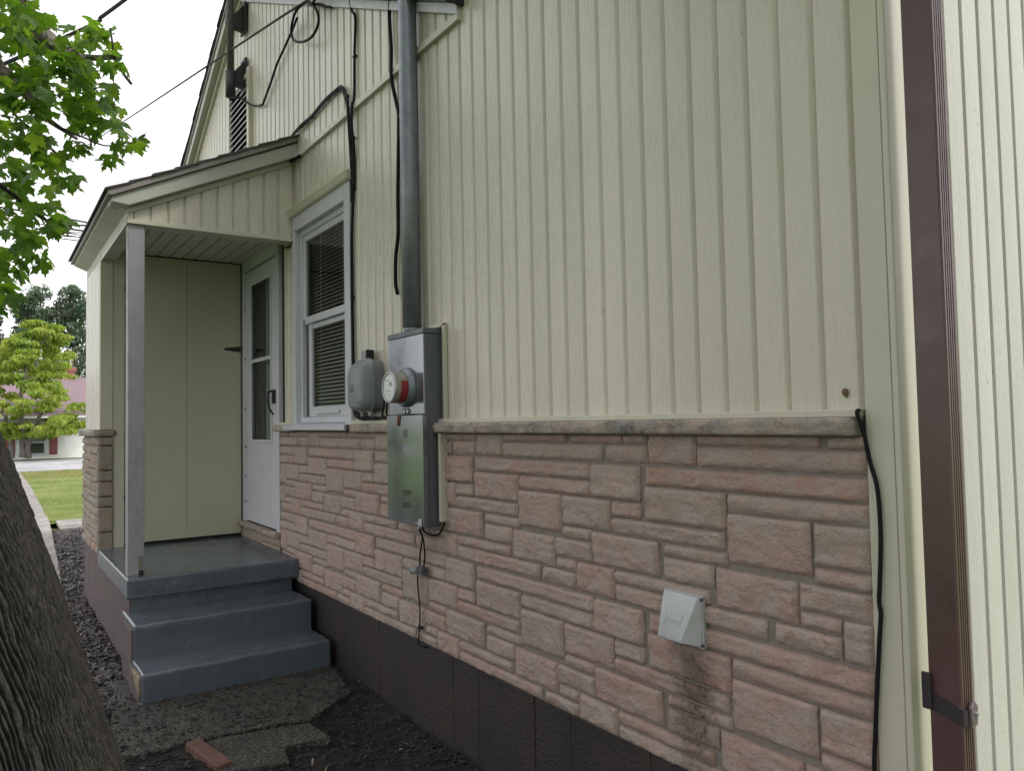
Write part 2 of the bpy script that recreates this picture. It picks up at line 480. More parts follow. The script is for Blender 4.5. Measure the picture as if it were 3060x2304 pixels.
def nz(x, y, z=0.0, s=1.0): return NZ.noise(Vector((x * s, y * s, z)))
grid_sheet('ground', -900, 900, -900, 900, 2, 2, lambda x, y: -0.09, M['lawn'])
def soil_z(x, y):
    edge = min(1.0, max(0.0, (x + 13.2) / 0.6)) * min(1.0, max(0.0, (y + 6.0) / 1.0)) * min(1, max(0, (3.0 - x) / 0.5))
    h = 0.014 * nz(x, y, 1, 2.2) + 0.016 * nz(x, y, 2, 7) + 0.012 * nz(x, y, 5, 19) - 0.004
    dip = math.exp(-(((x + 3.2) / 0.55) ** 2 + ((y + 0.3) / 0.3) ** 2)) * 0.035
    return -0.10 + (0.095 + h - dip) * edge
grid_sheet('soil_ground', -13.4, 3.0, -6.0, 0.03, 330, 160, soil_z, M['soil'])
def walk_sheet(name, poly, z, mat, th=0.05):
    mb = MB().prism(poly, z - th, z, 'z')
    o = mb.obj(name, mat, bevel=0.004, seg=1)
    return tag(o, kind='structure')
walk_sheet('sidewalk', [(-30.1, -3.2), (-30.1, -0.74), (-21.8, -0.78), (-13.8, -0.90), (-12.6, -0.95), (-9.0, -1.10), (-6.6, -1.24), (-6.2, -1.5), (-6.0, -3.2)], 0.012, M['walk'])
walk_sheet('cross_path', [(-13.85, -0.815), (-13.8, 6), (-12.65, 6), (-12.65, -0.84)], 0.016, M['walk'])
grid_sheet('lawn', -30.25, -13.7, -60, 60, 60, 60, lambda x, y: -0.02 + 0.012 * nz(x, y, 0, .6), M['lawn'])
grid_sheet('street', -41.4, -30.2, -300, 300, 2, 2, lambda x, y: 0.004, M['road'])
grid_sheet('far_verge', -60, -41.4, -300, 300, 2, 2, lambda x, y: 0.02, M['lawn'])
tag(MB().box(-30.25, -30.1, -120, 120, -0.05, 0.03).obj('kerb', M['walk'], bevel=0.01, seg=1), kind='structure')

def irregular(poly, amp, step=0.05):
    out = []
    n = len(poly)
    for i in range(n):
        a = Vector(poly[i]); b = Vector(poly[(i + 1) % n])
        k = max(1, int((b - a).length / step))
        for q in range(k):
            p = a.lerp(b, q / k)
            out.append((p.x + amp * nz(p.x, p.y, 3, 6), p.y + amp * nz(p.x, p.y, 9, 6)))
    return out
walk_sheet('concrete_pad', irregular([(-4.9, -1.12), (-3.74, -1.3), (-3.77, -0.86), (-3.70, -0.42), (-3.92, -0.12), (-4.5, -0.03), (-4.9, -0.03)], 0.012), 0.011, M['pebble'], 0.06)
walk_sheet('paving_slab', irregular([(-3.74, -0.82), (-3.66, -0.44), (-3.44, -0.42), (-3.46, -0.62), (-3.30, -0.66), (-3.36, -0.92), (-3.70, -0.98)], 0.012), 0.006, M['pebble'], 0.05)

# dead grass strip by the street and living blades
def blades(name, n, xr, yr, h, mat, zf=lambda x, y: -0.02, wmul=1.0, seed=1):
    rnd = random.Random(seed)
    vs, fs = [], []
    for i in range(n):
        u = rnd.random()
        x = xr[1] - (xr[1] - xr[0]) * (u ** 1.4)
        ymax = yr(x)
        y = rnd.uniform(*ymax)
        hh = h * rnd.uniform(0.5, 1.4) * (0.75 + 0.5 * nz(x, y, 0, 1.3))
        a = rnd.uniform(0, 6.283); wd = 0.006 * wmul * rnd.uniform(0.7, 1.5) * (1 + (-14 - x) * 0.05 if x < -14 else 1)
        dx, dy = math.cos(a) * wd, math.sin(a) * wd
        lx, ly = rnd.uniform(-.6, .6) * hh, rnd.uniform(-.6, .6) * hh
        z = zf(x, y)
        k = len(vs)
        vs += [(x - dx, y - dy, z), (x + dx, y + dy, z), (x + lx, y + ly, z + hh)]
        fs.append((k, k + 1, k + 2))
    me = bpy.data.meshes.new(name); me.from_pydata(vs, [], fs)
    return tag(link(name, me, mat), kind='stuff', cat=None)
g = blades('lawn_grass', 90000, (-30.1, -13.9), lambda x: (-0.89 + 0.0125 * (-13.8 - x) + 0.06 * nz(x, 0, 4, 1.1), 1.2 + (-x - 13.9) * 0.14), 0.055, M['grass'])
blades('dry_grass', 9000, (-29.9, -26.0), lambda x: (-0.85, 1.2 + (-x - 13.9) * 0.14), 0.06, leaf_mat('dry_grass_blade', (0.22, 0.15, 0.08), (0.30, 0.22, 0.12), (0.36, 0.28, 0.16), 0.2, 2.0, False), seed=4)['label'] = 'strip of dry brown grass across the lawn'
g['label'] = 'short green lawn grass beside the pale front walk'

# ================================================================== THE HOUSE
HOUSE = empty('house', (-5, 0.5, 0), 'cream vinyl-sided house with brown cleft-stone base and dark painted foundation', 'house')

def board_mesh(pitch, z0, zt0, zt1, face='y', groove=0.019, dep=0.0115):
    """one vertical siding board, local u 0..pitch; front at 0, groove recessed"""
    prof = [(0.0, -dep), (0.0012, -0.0005), (0.004, 0.0), (pitch * 0.45, 0.0008), (pitch - groove - 0.003, 0.0), (pitch - groove, -0.0014), (pitch - groove * 0.45, -dep), (pitch, -dep)]
    mb = MB()
    vs = []
    for (u, d) in prof:
        zt = zt0 + (zt1 - zt0) * u / pitch
        for z in (z0, zt):
            vs.append((u, -d, z) if face == 'y' else (d, u, z))
    mb.add(vs, [(2 * i, 2 * i + 2, 2 * i + 3, 2 * i + 1) for i in range(len(prof) - 1)])
    me = bpy.data.meshes.new('siding_board')
    me.from_pydata(mb.v, [], mb.f if face == 'y' else [f[::-1] for f in mb.f] if False else mb.f)
    return me
_bc = {}
def board(parent, u, pitch, z0, zt0, zt1, mat, face='y', off=0.0, groove=0.019):
    key = (round(pitch, 4), round(z0, 3), round(zt0, 3), round(zt1, 3), mat.name, face, groove)
    if key not in _bc:
        _bc[key] = board_mesh(pitch, z0, zt0, zt1, face, groove); _bc[key].materials.append(mat)
    loc = (u, off, 0) if face == 'y' else (off, u, 0)
    return link('siding_board', _bc[key], None, parent, loc)

# ---- main wall backing
PITCH = 0.1027
XR = -1.040                       # right end of the boards
wall = MB().prism([(-6.4, -0.3), (-5.9, -0.3), (-5.9, 0.7), (-6.16, 0.7), (-6.16, 2.66), (-5.62, 2.66), (-5.62, 0.7), (-5.899, 0.7), (-5.899, -0.3),
                   (-4.6, -0.3), (-4.6, 1.44), (-5.05, 1.44), (-5.05, 2.73), (-4.21, 2.73), (-4.21, 1.44), (-4.599, 1.44), (-4.599, -0.3),
                   (-0.966, -0.3), (-0.966, 4.36), (-2.87, 4.36), (-2.87, 3.22), (-6.4, 3.22)], 0.0185, 0.20).obj('main_wall', M['dark'], HOUSE)
# lower boards
n = 0
u = XR - PITCH
while u > -5.44:
    x0, x1 = u, u + PITCH
    ztop = 4.35 if x1 > -2.86 else 3.225
    spans = [(1.445, ztop)]
    if x0 < -4.12 < x1:
        board(wall, -4.12, x1 + 4.12, 1.445, ztop, ztop, M['siding']); spans = [(2.885, ztop)]
    elif x0 < -5.13 < x1:
        board(wall, x0, -5.13 - x0, 0.68, ztop, ztop, M['siding']); spans = [(2.885, ztop)]
    elif x0 < -4.12 and x1 > -5.13: spans = [(2.885, ztop)]
    elif x1 <= -5.13: spans = [(0.68, ztop)]
    elif x0 < -3.05 and x1 > -3.47: spans = [(1.86 if x1 < -3.02 else 1.445, ztop)]
    for a, b in spans:
        board(wall, x0, PITCH, a, b, b, M['siding'], off=0.0)
    u -= PITCH
# ---- gable wall
PK = (-6.36, 4.955)
def zr(x): return 3.262 + (-2.875 - x) * 0.4857
def zl(x): return PK[1] - (PK[0] - x) * 0.53
def ztop(x): return min(zr(x), zl(x))
gable = MB().prism([(-9.6, 3.0), (-2.88, 3.24), (-2.875, 3.262), PK, (-9.6, zl(-9.6))], 0.0205, 0.20).obj('gable_wall', M['dark'], HOUSE)
GP = 0.1005
u = -2.90 - GP
while u > -9.0:
    x0, x1 = u, u + GP
    zb = 3.255
    a, b = ztop(x0) + 0.02, ztop(x1) + 0.02
    if x1 > PK[0] > x0: a = b = min(PK[1], ztop(x0) + 0.03)
    if x0 > -6.72 - 0.02 and x1 < -6.13 + 0.05:
        board(gable, x0, GP, 4.27, max(a, 4.275), max(b, 4.275), M['siding'], off=-0.002, groove=0.021)
    elif b > zb + 0.01 or a > zb + 0.01:
        board(gable, x0, GP, zb, max(a, zb), max(b, zb), M['siding'], off=-0.002, groove=0.021)
    u -= GP
# ---- trims on the wall
trim = M['trim']
MB().prism([(-0.022, 3.222), (-0.022, 3.238), (-0.012, 3.2385), (-0.012, 3.2405), (-0.018, 3.241), (-0.018, 3.262), (0.01, 3.262), (0.01, 3.222)], -5.16, -2.876, 'x').obj('floor_line_trim', trim, HOUSE, 0.001, 1)
def rake(name, xa, xb, f, lo, hi, ya, yb, mat, bevel=0.002):
    return MB().prism([(xa, f(xa) + lo), (xb, f(xb) + lo), (xb, f(xb) + hi), (xa, f(xa) + hi)], ya, yb).obj(name, mat, HOUSE, bevel, 1)
rake('rake_trim', -2.875, PK[0] + 0.01, zr, -0.018, 0.032, -0.026, 0.01, M['white'])
rake('rake_fascia', -2.868, PK[0], zr, 0.036, 0.20, -0.085, 0.0, M['fascia'])
rake('rake_trim', PK[0] - 0.01, -9.7, zl, -0.018, 0.032, -0.026, 0.01, M['trim'])
rake('rake_fascia', PK[0] - 0.002, -9.7, zl, 0.036, 0.12, -0.075, 0.0, M['fascia'])
rake('rake_fascia', PK[0] - 0.002, -9.75, zl, 0.122, 0.16, -0.085, 0.0, M['drip'])
MB().box(-2.866, -2.850, -0.09, 0.02, zr(-2.868) + 0.02, zr(-2.868) + 0.22).obj('fascia_end_cap', M['black'], HOUSE, 0.002, 1)
# roofs of the house
rl = MB().prism([(PK[0] - 0.002, PK[1] + 0.165), (-9.9, zl(-9.9) + 0.165), (-9.9, zl(-9.9) + 0.178), (PK[0], PK[1] + 0.178)], -0.092, 9).obj('roof_slope', M['shingle'], HOUSE)
for k in range(26):
    t0 = k / 26; x0 = PK[0] - 0.02 + (-9.9 - PK[0]) * t0; x1 = x0 - 0.135 - 0.02
    MB().prism([(x0, zl(x0) + 0.176), (x1, zl(x1) + 0.176), (x1, zl(x1) + 0.190), (x0, zl(x0) + 0.181)], -0.098 - 0.010 * random.random(), 1.5).obj('shingle', M['shingle'], rl)
MB().prism([(PK[0] + 0.002, PK[1] + 0.205), (-2.87, zr(-2.87) + 0.205), (-2.87, zr(-2.87) + 0.26), (PK[0] + 0.002, PK[1] + 0.26)], -0.115, 9).obj('roof_slope', M['shingle'], HOUSE)
MB().box(-2.87, -0.85, -0.30, 9, 4.36, 4.5).obj('rear_roof', M['shingle'], HOUSE)
box('rear_fascia', -2.86, -0.86, -0.29, -0.25, 4.22, 4.358, M['fascia'], HOUSE)

# ---- stone veneer
CELL = {  # one moulded stone panel, 1.02 m wide and 0.456 m high, left right bottom top
 'a': (.080, .829, .381, .432), 'b': (.838, 1.071, .325, .432), 'c': (.080, .394, .270, .370), 'd': (.404, .829, .324, .370),
 'e': (.404, .664, .182, .314), 'f': (.675, .929, .214, .314), 'g': (.939, 1.071, .269, .314), 'h': (.939, 1.405, .211, .258),
 'i': (.838, 1.145, .097, .200), 'j': (.1545, .394, .169, .200), 'k': (.1545, .345, .096, .159), 'l': (.355, .617, .052, .157),
 'm': (.675, .829, .169, .204), 'n': (.628, .829, .096, .158), 'o': (.628, .738, .053, .086), 'p': (.748, .938, -.010, .086),
 'q': (.948, 1.346, .052, .086), 'r': (.948, 1.541, -.010, .041), 's': (.551, .739, -.010, .042)}
def stone_mesh(w, h, seed, dep=0.014, flat=False):
    nx = max(6, min(56, int(w / 0.009))); nzv = max(5, min(22, int(h / 0.0065)))
    rnd = random.Random(seed)
    vs, fs = [], []
    so_ = Vector((seed * 3.17 % 91, seed * 1.73 % 57, 0))
    tilt = rnd.uniform(-.005, .005); face = rnd.uniform(-.002, .003)
    for j in range(nzv + 1):
        for i in range(nx + 1):
            u = i / nx; v = j / nzv
            x, z = u * w, v * h
            e = min(x, w - x, z * 1.0, h - z)
            ed = 1 - min(1, e / 0.003)
            # chiselled, scalloped margin round a flatter face
            sc = (0.011 if z < h * .5 and z < min(x, w - x) else 0.003) + 0.017 * NZ.noise(Vector((x * 20, z * 20, 5)) + so_)
            t = min(1, max(0, e / max(sc, 0.002)))
            scal = (1 - t ** 1.5) * 0.0065
            crack = abs(NZ.noise(Vector((x * 7, z * 9, 2)) + so_))
            low = NZ.noise(Vector((x * 11, z * 15, 9)) + so_)
            p9 = Vector((x * 13 + 2.0 * NZ.noise(Vector((x * 9, z * 9, 4)) + so_), z * 26, 0)) + so_
            shelf = abs(NZ.noise(p9)) ** 0.8 * (0.004 if flat else 0.0075)
            d = dep + 0.006 + face + 0.004 * low - scal - shelf - max(0, 0.05 - crack) * 0.07 - 0.006 * ed ** 2 + tilt * (v - .5) + 0.0016 * NZ.noise(Vector((x * 55, z * 75, 1)) + so_)
            jx = 0.0012 * NZ.noise(Vector((z * 30, seed, 1))) if i in (0, nx) else 0
            jz = 0.0012 * NZ.noise(Vector((x * 30, seed, 7))) if j in (0, nzv) else 0
            vs.append((x + jx, -max(d, 0.004), z + jz))
    for j in range(nzv):
        for i in range(nx):
            a = j * (nx + 1) + i
            fs.append((a, a + 1, a + nx + 2, a + nx + 1))
    # sides back to the mortar
    ring = [i for i in range(nx + 1)] + [(j + 1) * (nx + 1) - 1 for j in range(1, nzv + 1)] + [nzv * (nx + 1) + i for i in range(nx - 1, -1, -1)] + [j * (nx + 1) for j in range(nzv - 1, 0, -1)]
    b0 = len(vs); nr = len(ring)
    for r_ in ring: vs.append((vs[r_][0], 0.004, vs[r_][2]))
    for r_ in ring: vs.append(vs[r_])              # own rim vertices keep the arris crisp
    for k in range(nr):
        k2 = (k + 1) % nr
        fs.append((b0 + nr + k, b0 + nr + k2, b0 + k2, b0 + k))
    me = bpy.data.meshes.new('stone'); me.from_pydata(vs, [], fs)
    me.shade_smooth()
    return me
_sc = {}
def lay_stones(parent, x0, x1, z0, z1, yf, mat, u_org=-1.86, v_org=0.39):
    cnt = 0
    for ci in range(-7, 3):
        for ri in range(-1, 4):
            for key, (a, b, c, d) in CELL.items():
                uo = u_org + ci * 1.02 + (0.37 if ri == 2 else 0)      # the top course of panels is staggered
                sa, sb = uo + a - 0.002, uo + b + 0.002
                sc_, sd_ = v_org + ri * 0.456 + c - 0.002, v_org + ri * 0.456 + d + 0.002
                sa, sb, sc_, sd_ = max(sa, x0), min(sb, x1), max(sc_, z0), min(sd_, z1)
                if sb - sa < 0.022 or sd_ - sc_ < 0.016: continue
                k = (key, round(sb - sa, 3), round(sd_ - sc_, 3), mat.name)
                if k not in _sc:
                    _sc[k] = stone_mesh(sb - sa, sd_ - sc_, ord(key) * 7 + int(1000 * (sb - sa)), flat=key in 'ef')
                    _sc[k].materials.append(mat)
                link('stone', _sc[k], None, parent, (sa, yf, sc_)); cnt += 1
    return cnt
ven = box('stone_veneer', -5.41, -1.036, -0.006, 0.011, 0.386, 1.384, M['mortar'], HOUSE, 0)
lay_stones(ven, -5.408, -1.037, 0.388, 1.382, -0.004, M['stone'])
# threshold stones under the door
thr = box('threshold', -6.39, -5.45, -0.006, 0.011, 0.5, 0.66, M['mortar'], HOUSE, 0)
lay_stones(thr, -6.388, -5.452, 0.535, 0.622, -0.004, M['closetstone'], -1.70, 0.30)
for (a, b) in ((-6.388, -5.452),):
    link('stone', (lambda me: (me.materials.append(M['capstone']), me)[1])(stone_mesh(b - a, 0.04, 77, 0.05)), None, thr, (a, -0.004, 0.63))
# cap course on the stone base
cap_rnd = 3
capc = box('cap_course', -5.47, -1.047, -0.004, 0.011, 1.386, 1.428, M['mortar'], HOUSE, 0)
def capstone(a, b, parent, y=0.0, z=1.385, h=0.044, dep=0.066, mat=None):
    global cap_rnd
    cap_rnd += 1
    nx = max(6, int((b - a) / 0.03)); nv = 6
    vs, fs = [], []
    for j in range(nv + 1):
        for i in range(nx + 1):
            u, v = i / nx, j / nv
            x = a + (b - a) * u
            ed = max(0, 1 - min(v, 1 - v) * h / 0.006) ** 2 * 0.006 + max(0, 1 - min(u, 1 - u) * (b - a) / 0.01) ** 2 * 0.008
            d = dep - abs(NZ.noise(Vector((x * 22, v * 1.6, cap_rnd)))) * 0.012 - abs(NZ.noise(Vector((x * 60, v * 4, cap_rnd)))) * 0.006 - ed
            vs.append((x, y - d, z + h * v))
    for j in range(nv):
        for i in range(nx):
            q = j * (nx + 1) + i; fs.append((q, q + 1, q + nx + 2, q + nx + 1))
    B = len(vs)
    for i in range(nx + 1): vs.append((a + (b - a) * i / nx, y, z))
    for i in range(nx + 1): vs.append((a + (b - a) * i / nx, y, z + h))
    for i in range(nx):
        fs.append((i, B + i, B + i + 1, i + 1))
        t = nv * (nx + 1) + i; fs.append((t, t + 1, B + nx + 2 + i, B + nx + 1 + i))
    fs.append(tuple([j * (nx + 1) for j in range(nv + 1)] + [B + nx + 1, B]))
    fs.append(tuple([j * (nx + 1) + nx for j in range(nv + 1)] + [B + 2 * nx + 1, B + nx]))
    me = bpy.data.meshes.new('capstone'); me.from_pydata(vs, [], fs); me.shade_smooth()
    bm = bmesh.new(); bm.from_mesh(me); bmesh.ops.recalc_face_normals(bm, faces=bm.faces); bm.to_mesh(me); bm.free()
    return link('cap_stone', me, mat or M['capstone'], parent)
for a, b in ((-5.46, -5.05), (-4.08, -3.43), (-3.115, -1.908), (-1.902, -1.047)):
    capstone(a, b, capc)
for a, b in ((-5.45, -5.13), (-4.10, -3.455), (-3.115, -1.047)):
    box('starter_strip', a, b, -0.03, 0.005, 1.429, 1.448, trim, HOUSE, 0.002, 1)
# foundation blocks
fnd = box('foundation_wall', -6.4, -0.957, 0.014, 0.2, -0.3, 0.388, M['found'], HOUSE, 0)
jts = [-6.4, -5.9, -5.45, -5.0, -4.62, -4.23, -3.82, -3.43, -3.033, -2.82, -2.42, -2.203, -1.80, -1.40, -0.958]
for i in range(len(jts) - 1):
    dy = random.uniform(-.003, .002)
    MB().box(jts[i] + 0.0012, jts[i + 1] - 0.0012, -0.004 + dy, 0.02, -0.25, 0.384).obj('block', M['found'], fnd, 0.004, 2)

# ---- corner of the house: flat trim on this wall, corner post, side wall
XC = -0.957
MB().box(-1.0355, -0.968, -0.014, 0.012, -0.05, 4.3).obj('corner_trim', M['trim'], HOUSE, 0.003, 2)
MB().box(-0.9675, -0.950, -0.016, 0.070, -0.05, 4.3).obj('corner_trim', M['trim'], HOUSE, 0.006, 2)
MB().box(-0.966, -0.953, 0.0715, 0.097, -0.05, 4.3).obj('corner_board', M['greywood'], HOUSE, 0.002, 1)
side = box('side_wall', -1.3, -0.979, 0.099, 9.0, -0.3, 4.36, M['dark'], HOUSE, 0)
u = 0.100
while u < 1.6:
    board(side, u, 0.0945, -0.1, 4.3, 4.3, M['siding_side'], face='x', off=-0.9585, groove=0.0155)
    u += 0.0945
MB().box(-0.962, -0.956, 1.58, 9.0, -0.1, 4.3).obj('side_siding_beyond', M['siding_side'], HOUSE)

# ---- window
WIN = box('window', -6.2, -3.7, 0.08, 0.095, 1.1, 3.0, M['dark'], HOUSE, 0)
def sub(name, *a, mat=M['white'], parent=WIN, bevel=0.003): return box(name, *a, mat, parent, bevel)
sub('casing', -5.125, -5.062, -0.022, 0.055, 1.405, 2.832)
sub('casing', -4.205, -4.120, -0.022, 0.055, 1.405, 2.832)
sub('casing', -5.061, -4.206, -0.022, 0.055, 2.735, 2.832)
MB().prism([(-0.04, 2.842), (-0.055, 2.884), (0.0, 2.894), (0.0, 2.834), (-0.022, 2.834)], -5.15, -4.095, 'x').obj('head_cap', M['trim'], WIN, 0.002, 1)
sub('frame', -5.060, -5.025, 0.012, 0.055, 1.44, 2.734)
sub('frame', -4.245, -4.207, 0.012, 0.055, 1.44, 2.734)
sub('frame', -5.024, -4.246, 0.012, 0.055, 2.695, 2.734)
sub('frame', -5.024, -4.246, -0.002, 0.055, 1.44, 1.478)
# upper sash
sub('sash', -5.023, -4.975, 0.020, 0.040, 2.13, 2.694)
sub('sash', -4.29, -4.247, 0.020, 0.040, 2.13, 2.694)
sub('sash', -4.974, -4.291, 0.020, 0.040, 2.652, 2.694)
sub('sash', -4.974, -4.291, 0.014, 0.040, 2.095, 2.142)
# lower sash, set deeper behind the upper one
sub('sash', -5.023, -4.96, 0.041, 0.056, 1.48, 2.095, mat=M['sash'])
sub('sash', -4.958, -4.905, 0.034, 0.056, 1.48, 2.11)
sub('sash', -4.29, -4.247, 0.034, 0.056, 1.48, 2.11)
sub('sash', -4.904, -4.291, 0.034, 0.056, 1.479, 1.545)
sub('sash', -4.904, -4.291, 0.041, 0.056, 2.06, 2.094)
sub('lift_rail', -4.80, -4.42, 0.020, 0.033, 1.497, 1.520)
MB().box(-4.974, -4.291, 0.029, 0.031, 2.142, 2.652).obj('glass_pane', M['glass'], WIN)
MB().box(-4.904, -4.291, 0.045, 0.047, 1.545, 2.06).obj('glass_pane', M['glass'], WIN)
bl = MB()
z = 1.50
while z < 2.72:
    bl.add([(-4.945, 0.066, z - 0.006), (-4.25, 0.066, z - 0.006), (-4.25, 0.084, z + 0.006), (-4.945, 0.084, z + 0.006),
            (-4.945, 0.066, z - 0.0045), (-4.25, 0.066, z - 0.0045), (-4.25, 0.084, z + 0.0075), (-4.945, 0.084, z + 0.0075)],
           [(0, 1, 2, 3), (7, 6, 5, 4), (0, 4, 5, 1), (2, 6, 7, 3)])
    z += 0.0245
for x in (-4.80, -4.42): bl.box(x - .001, x + .001, 0.060, 0.062, 1.5, 2.72)
tag(bl.obj('blind', M['blind'], WIN), kind='stuff')
WIN.location.y += 0.20        # the dark room behind the blind
for ch in WIN.children: ch.location.y -= 0.20
MB().prism([(-0.082, 1.395), (-0.076, 1.398), (-0.076, 1.424), (0.05, 1.446), (0.05, 1.436), (-0.082, 1.424)], -5.145, -4.075, 'x').obj('sill', M['white'], WIN, 0.002, 1, loc=(0, -0.20, 0))

# ---- entrance door
DOOR = box('front_door', -6.30, -5.50, 0.25, 0.26, 0.7, 2.7, M['dark'], HOUSE, 0)
def dsub(name, *a, mat=M['white'], bevel=0.003): return box(name, *a, mat, DOOR, bevel)
dsub('jamb', -6.385, -6.292, -0.012, 0.02, 0.668, 2.665)
dsub('jamb', -5.522, -5.452, -0.012, 0.02, 0.668, 2.665)
dsub('jamb', -6.385, -5.452, -0.012, 0.02, 2.667, 2.752)
dsub('frame', -6.289, -6.150, -0.006, 0.024, 0.68, 2.655)
dsub('frame', -5.632, -5.526, -0.006, 0.024, 0.68, 2.655)
dsub('frame', -6.149, -5.633, -0.006, 0.024, 2.535, 2.655)
dsub('frame', -6.149, -5.633, -0.006, 0.024, 0.68, 1.318)
for a in ((-6.165, -6.128, 1.30, 2.55), (-5.645, -5.622, 1.30, 2.55)): dsub('glass_bead', a[0], a[1], -0.014, -0.0065, a[2], a[3])
for a in ((1.298, 1.322), (1.915, 1.945), (2.528, 2.552)): dsub('glass_bead', -6.127, -5.646, -0.014, -0.0065, *a)
dsub('door_sweep', -6.285, -5.53, -0.012, -0.0065, 0.682, 0.735)
MB().box(-6.148, -5.634, 0.006, 0.009, 1.32, 2.534).obj('glass_pane', M['glass'], DOOR)
dsub('inner_door', -6.148, -5.634, 0.10, 0.12, 0.7, 1.28)
dsub('inner_door', -5.96, -5.78, 0.05, 0.07, 1.281, 2.6)
dsub('inner_door', -6.148, -6.03, 0.05, 0.07, 1.281, 2.6, mat=M['sash'])
dsub('curtain', -6.029, -5.64, 0.09, 0.095, 1.281, 2.6, mat=M['curtain'])
dsub('handle', -5.565, -5.530, -0.030, -0.0065, 1.585, 1.685, mat=M['black'])
MB().tube(smooth_path([(-5.548, -0.03, 1.675), (-5.55, -0.055, 1.665), (-5.55, -0.06, 1.61), (-5.545, -0.05, 1.55), (-5.535, -0.025, 1.505)]), 0.0075).obj('handle', M['black'], DOOR, smooth=True)
for z in (0.82, 1.02, 1.25, 1.55, 1.95, 2.35): dsub('hinge', -6.296, -6.287, -0.018, -0.013, z, z + 0.018, mat=M['sash'], bevel=0)

# ---- porch: storage enclosure, door leaves, post, ceiling, roof
XB, YF, XG = -6.40, -1.03, -5.13
enc = MB().box(-7.45, XB - 0.012, YF + 0.022, -0.01, 0.3, 2.80).obj('porch_enclosure', M['dark'], HOUSE)
box('corner_trim', XB - 0.012, XB + 0.006, YF - 0.006, YF + 0.078, 1.42, 2.78, M['trim'], enc)
box('corner_trim', XB - 0.07, XB - 0.013, YF - 0.008, YF + 0.012, 1.42, 2.78, M['trim'], enc)
box('jamb', XB - 0.012, XB + 0.003, YF + 0.080, YF + 0.158, 0.542, 2.78, M['trim'], enc)
u = XB - 0.07 - 0.095
k = 0
while u > -7.42:
    board(enc, u, 0.095, 1.42, 2.76, 2.76, M['siding'], off=YF)
    u -= 0.095
cv = box('stone_veneer', -7.46, XB, YF - 0.006, YF + 0.012, 0.50, 1.37, M['mortar'], HOUSE, 0)
lay_stones(cv, -7.455, XB - 0.012, 0.502, 1.368, YF - 0.004, M['closetstone'], -1.80, 0.40)
zs = [0.516, 0.665, 0.849, 0.926, 1.037, 1.118, 1.30, 1.366]
for i in range(len(zs) - 1):
    me = stone_mesh(0.105, zs[i + 1] - zs[i] - 0.006, 300 + i, 0.012, True); me.materials.append(M['closetstone'])
    o = link('stone', me, None, cv, (XB, YF - 0.02, zs[i] + 0.003)); o.rotation_euler.z = R(90)
cc = box('cap_course', -7.47, XB + 0.01, YF - 0.01, YF + 0.10, 1.372, 1.416, M['mortar'], HOUSE, 0)
capstone(-7.49, XB + 0.03, cc, YF, 1.37, 0.048, 0.055)
me = capstone(0, 0.145, cc, 0, 1.371, 0.046, 0.03)
me.location = (XB, YF - 0.05, 0); me.rotation_euler.z = R(90)
# door leaves of the enclosure
ys = [(-0.866, -0.4365), (-0.4348, -0.022)]
for i, (a, b) in enumerate(ys):
    d = box('closet_door', XB - 0.010, XB + 0.008, a, b, 0.568, 2.742, M['closet'], HOUSE, 0.002)
    hy, sg = (a, 1) if i == 0 else (b, -1)
    for zz in ((0.905, 2.475) if i == 0 else (2.05,)):
        MB().prism([(hy + sg * 0.006, zz - 0.024), (hy + sg * 0.13, zz - 0.010), (hy + sg * 0.13, zz + 0.006), (hy + sg * 0.006, zz + 0.022)], XB + 0.0085, XB + 0.014, 'x').obj('strap_hinge', M['black'], d, 0.001, 1)
        MB().box(XB + 0.004, XB + 0.022, hy - sg * 0.010, hy + sg * 0.004, zz - 0.026, zz + 0.024).obj('hinge_knuckle', M['black'], d, 0.003, 1)
box('dark_jamb', XB - 0.010, XB + 0.02, -0.021, -0.002, 0.545, 2.745, M['darkwood'], HOUSE)
# ceiling planks
ceil = box('porch_ceiling', XB - 0.01, XG - 0.16, -0.93, -0.001, 2.768, 2.79, M['dark'], HOUSE, 0)
for i in range(10):
    a = -0.93 + i * 0.093
    MB().box(XB + 0.004, XG - 0.165, a + 0.004, a + 0.089, 2.752, 2.767).obj('ceiling_plank', M['soffit'], ceil, 0.004, 2)
# beam frame
box('beam', XG - 0.17, XG - 0.01, YF + 0.005, -0.002, 2.690, 2.772, M['soffit'], HOUSE, 0.003)
box('beam', XB - 0.3, XG - 0.171, YF + 0.005, -0.931, 2.690, 2.772, M['soffit'], HOUSE, 0.003)
box('beam_trim', XB - 0.10, XG, YF - 0.006, YF + 0.004, 2.672, 2.700, M['trim'], HOUSE)
# porch gable
def zp(y): return 3.245 + 0.467 * y
pg = MB().prism([(YF + 0.002, 2.70), (-0.002, 2.70), (-0.002, zp(0)), (YF + 0.002, zp(YF))], XG - 0.05, XG - 0.0190, 'x').obj('porch_gable', M['dark'], HOUSE)
u = -0.0985
while u > YF - 0.02:
    a = max(u, YF + 0.03)
    p = u + 0.0995 - a
    board(pg, a, max(p, 0.04), 2.698, zp(a) - 0.004, zp(u + 0.0995) - 0.004, M['siding'], face='x', off=XG, groove=0.016)
    u -= 0.0995
MB().box(XG - 0.01, XG + 0.016, YF - 0.004, 0.0, 2.676, 2.703).obj('gable_trim', M['trim'], HOUSE, 0.002, 1)
MB().box(XG - 0.01, XG + 0.010, YF - 0.004, YF + 0.03, 2.704, 2.775).obj('gable_trim', M['trim'], HOUSE, 0.002, 1)
MB().prism([(YF, zp(YF) - 0.028), (-0.001, zp(0) - 0.028), (-0.001, zp(0) + 0.004), (YF, zp(YF) + 0.004)], XG + 0.001, XG + 0.018, 'x').obj('gable_trim', M['trim'], HOUSE, 0.002, 1)
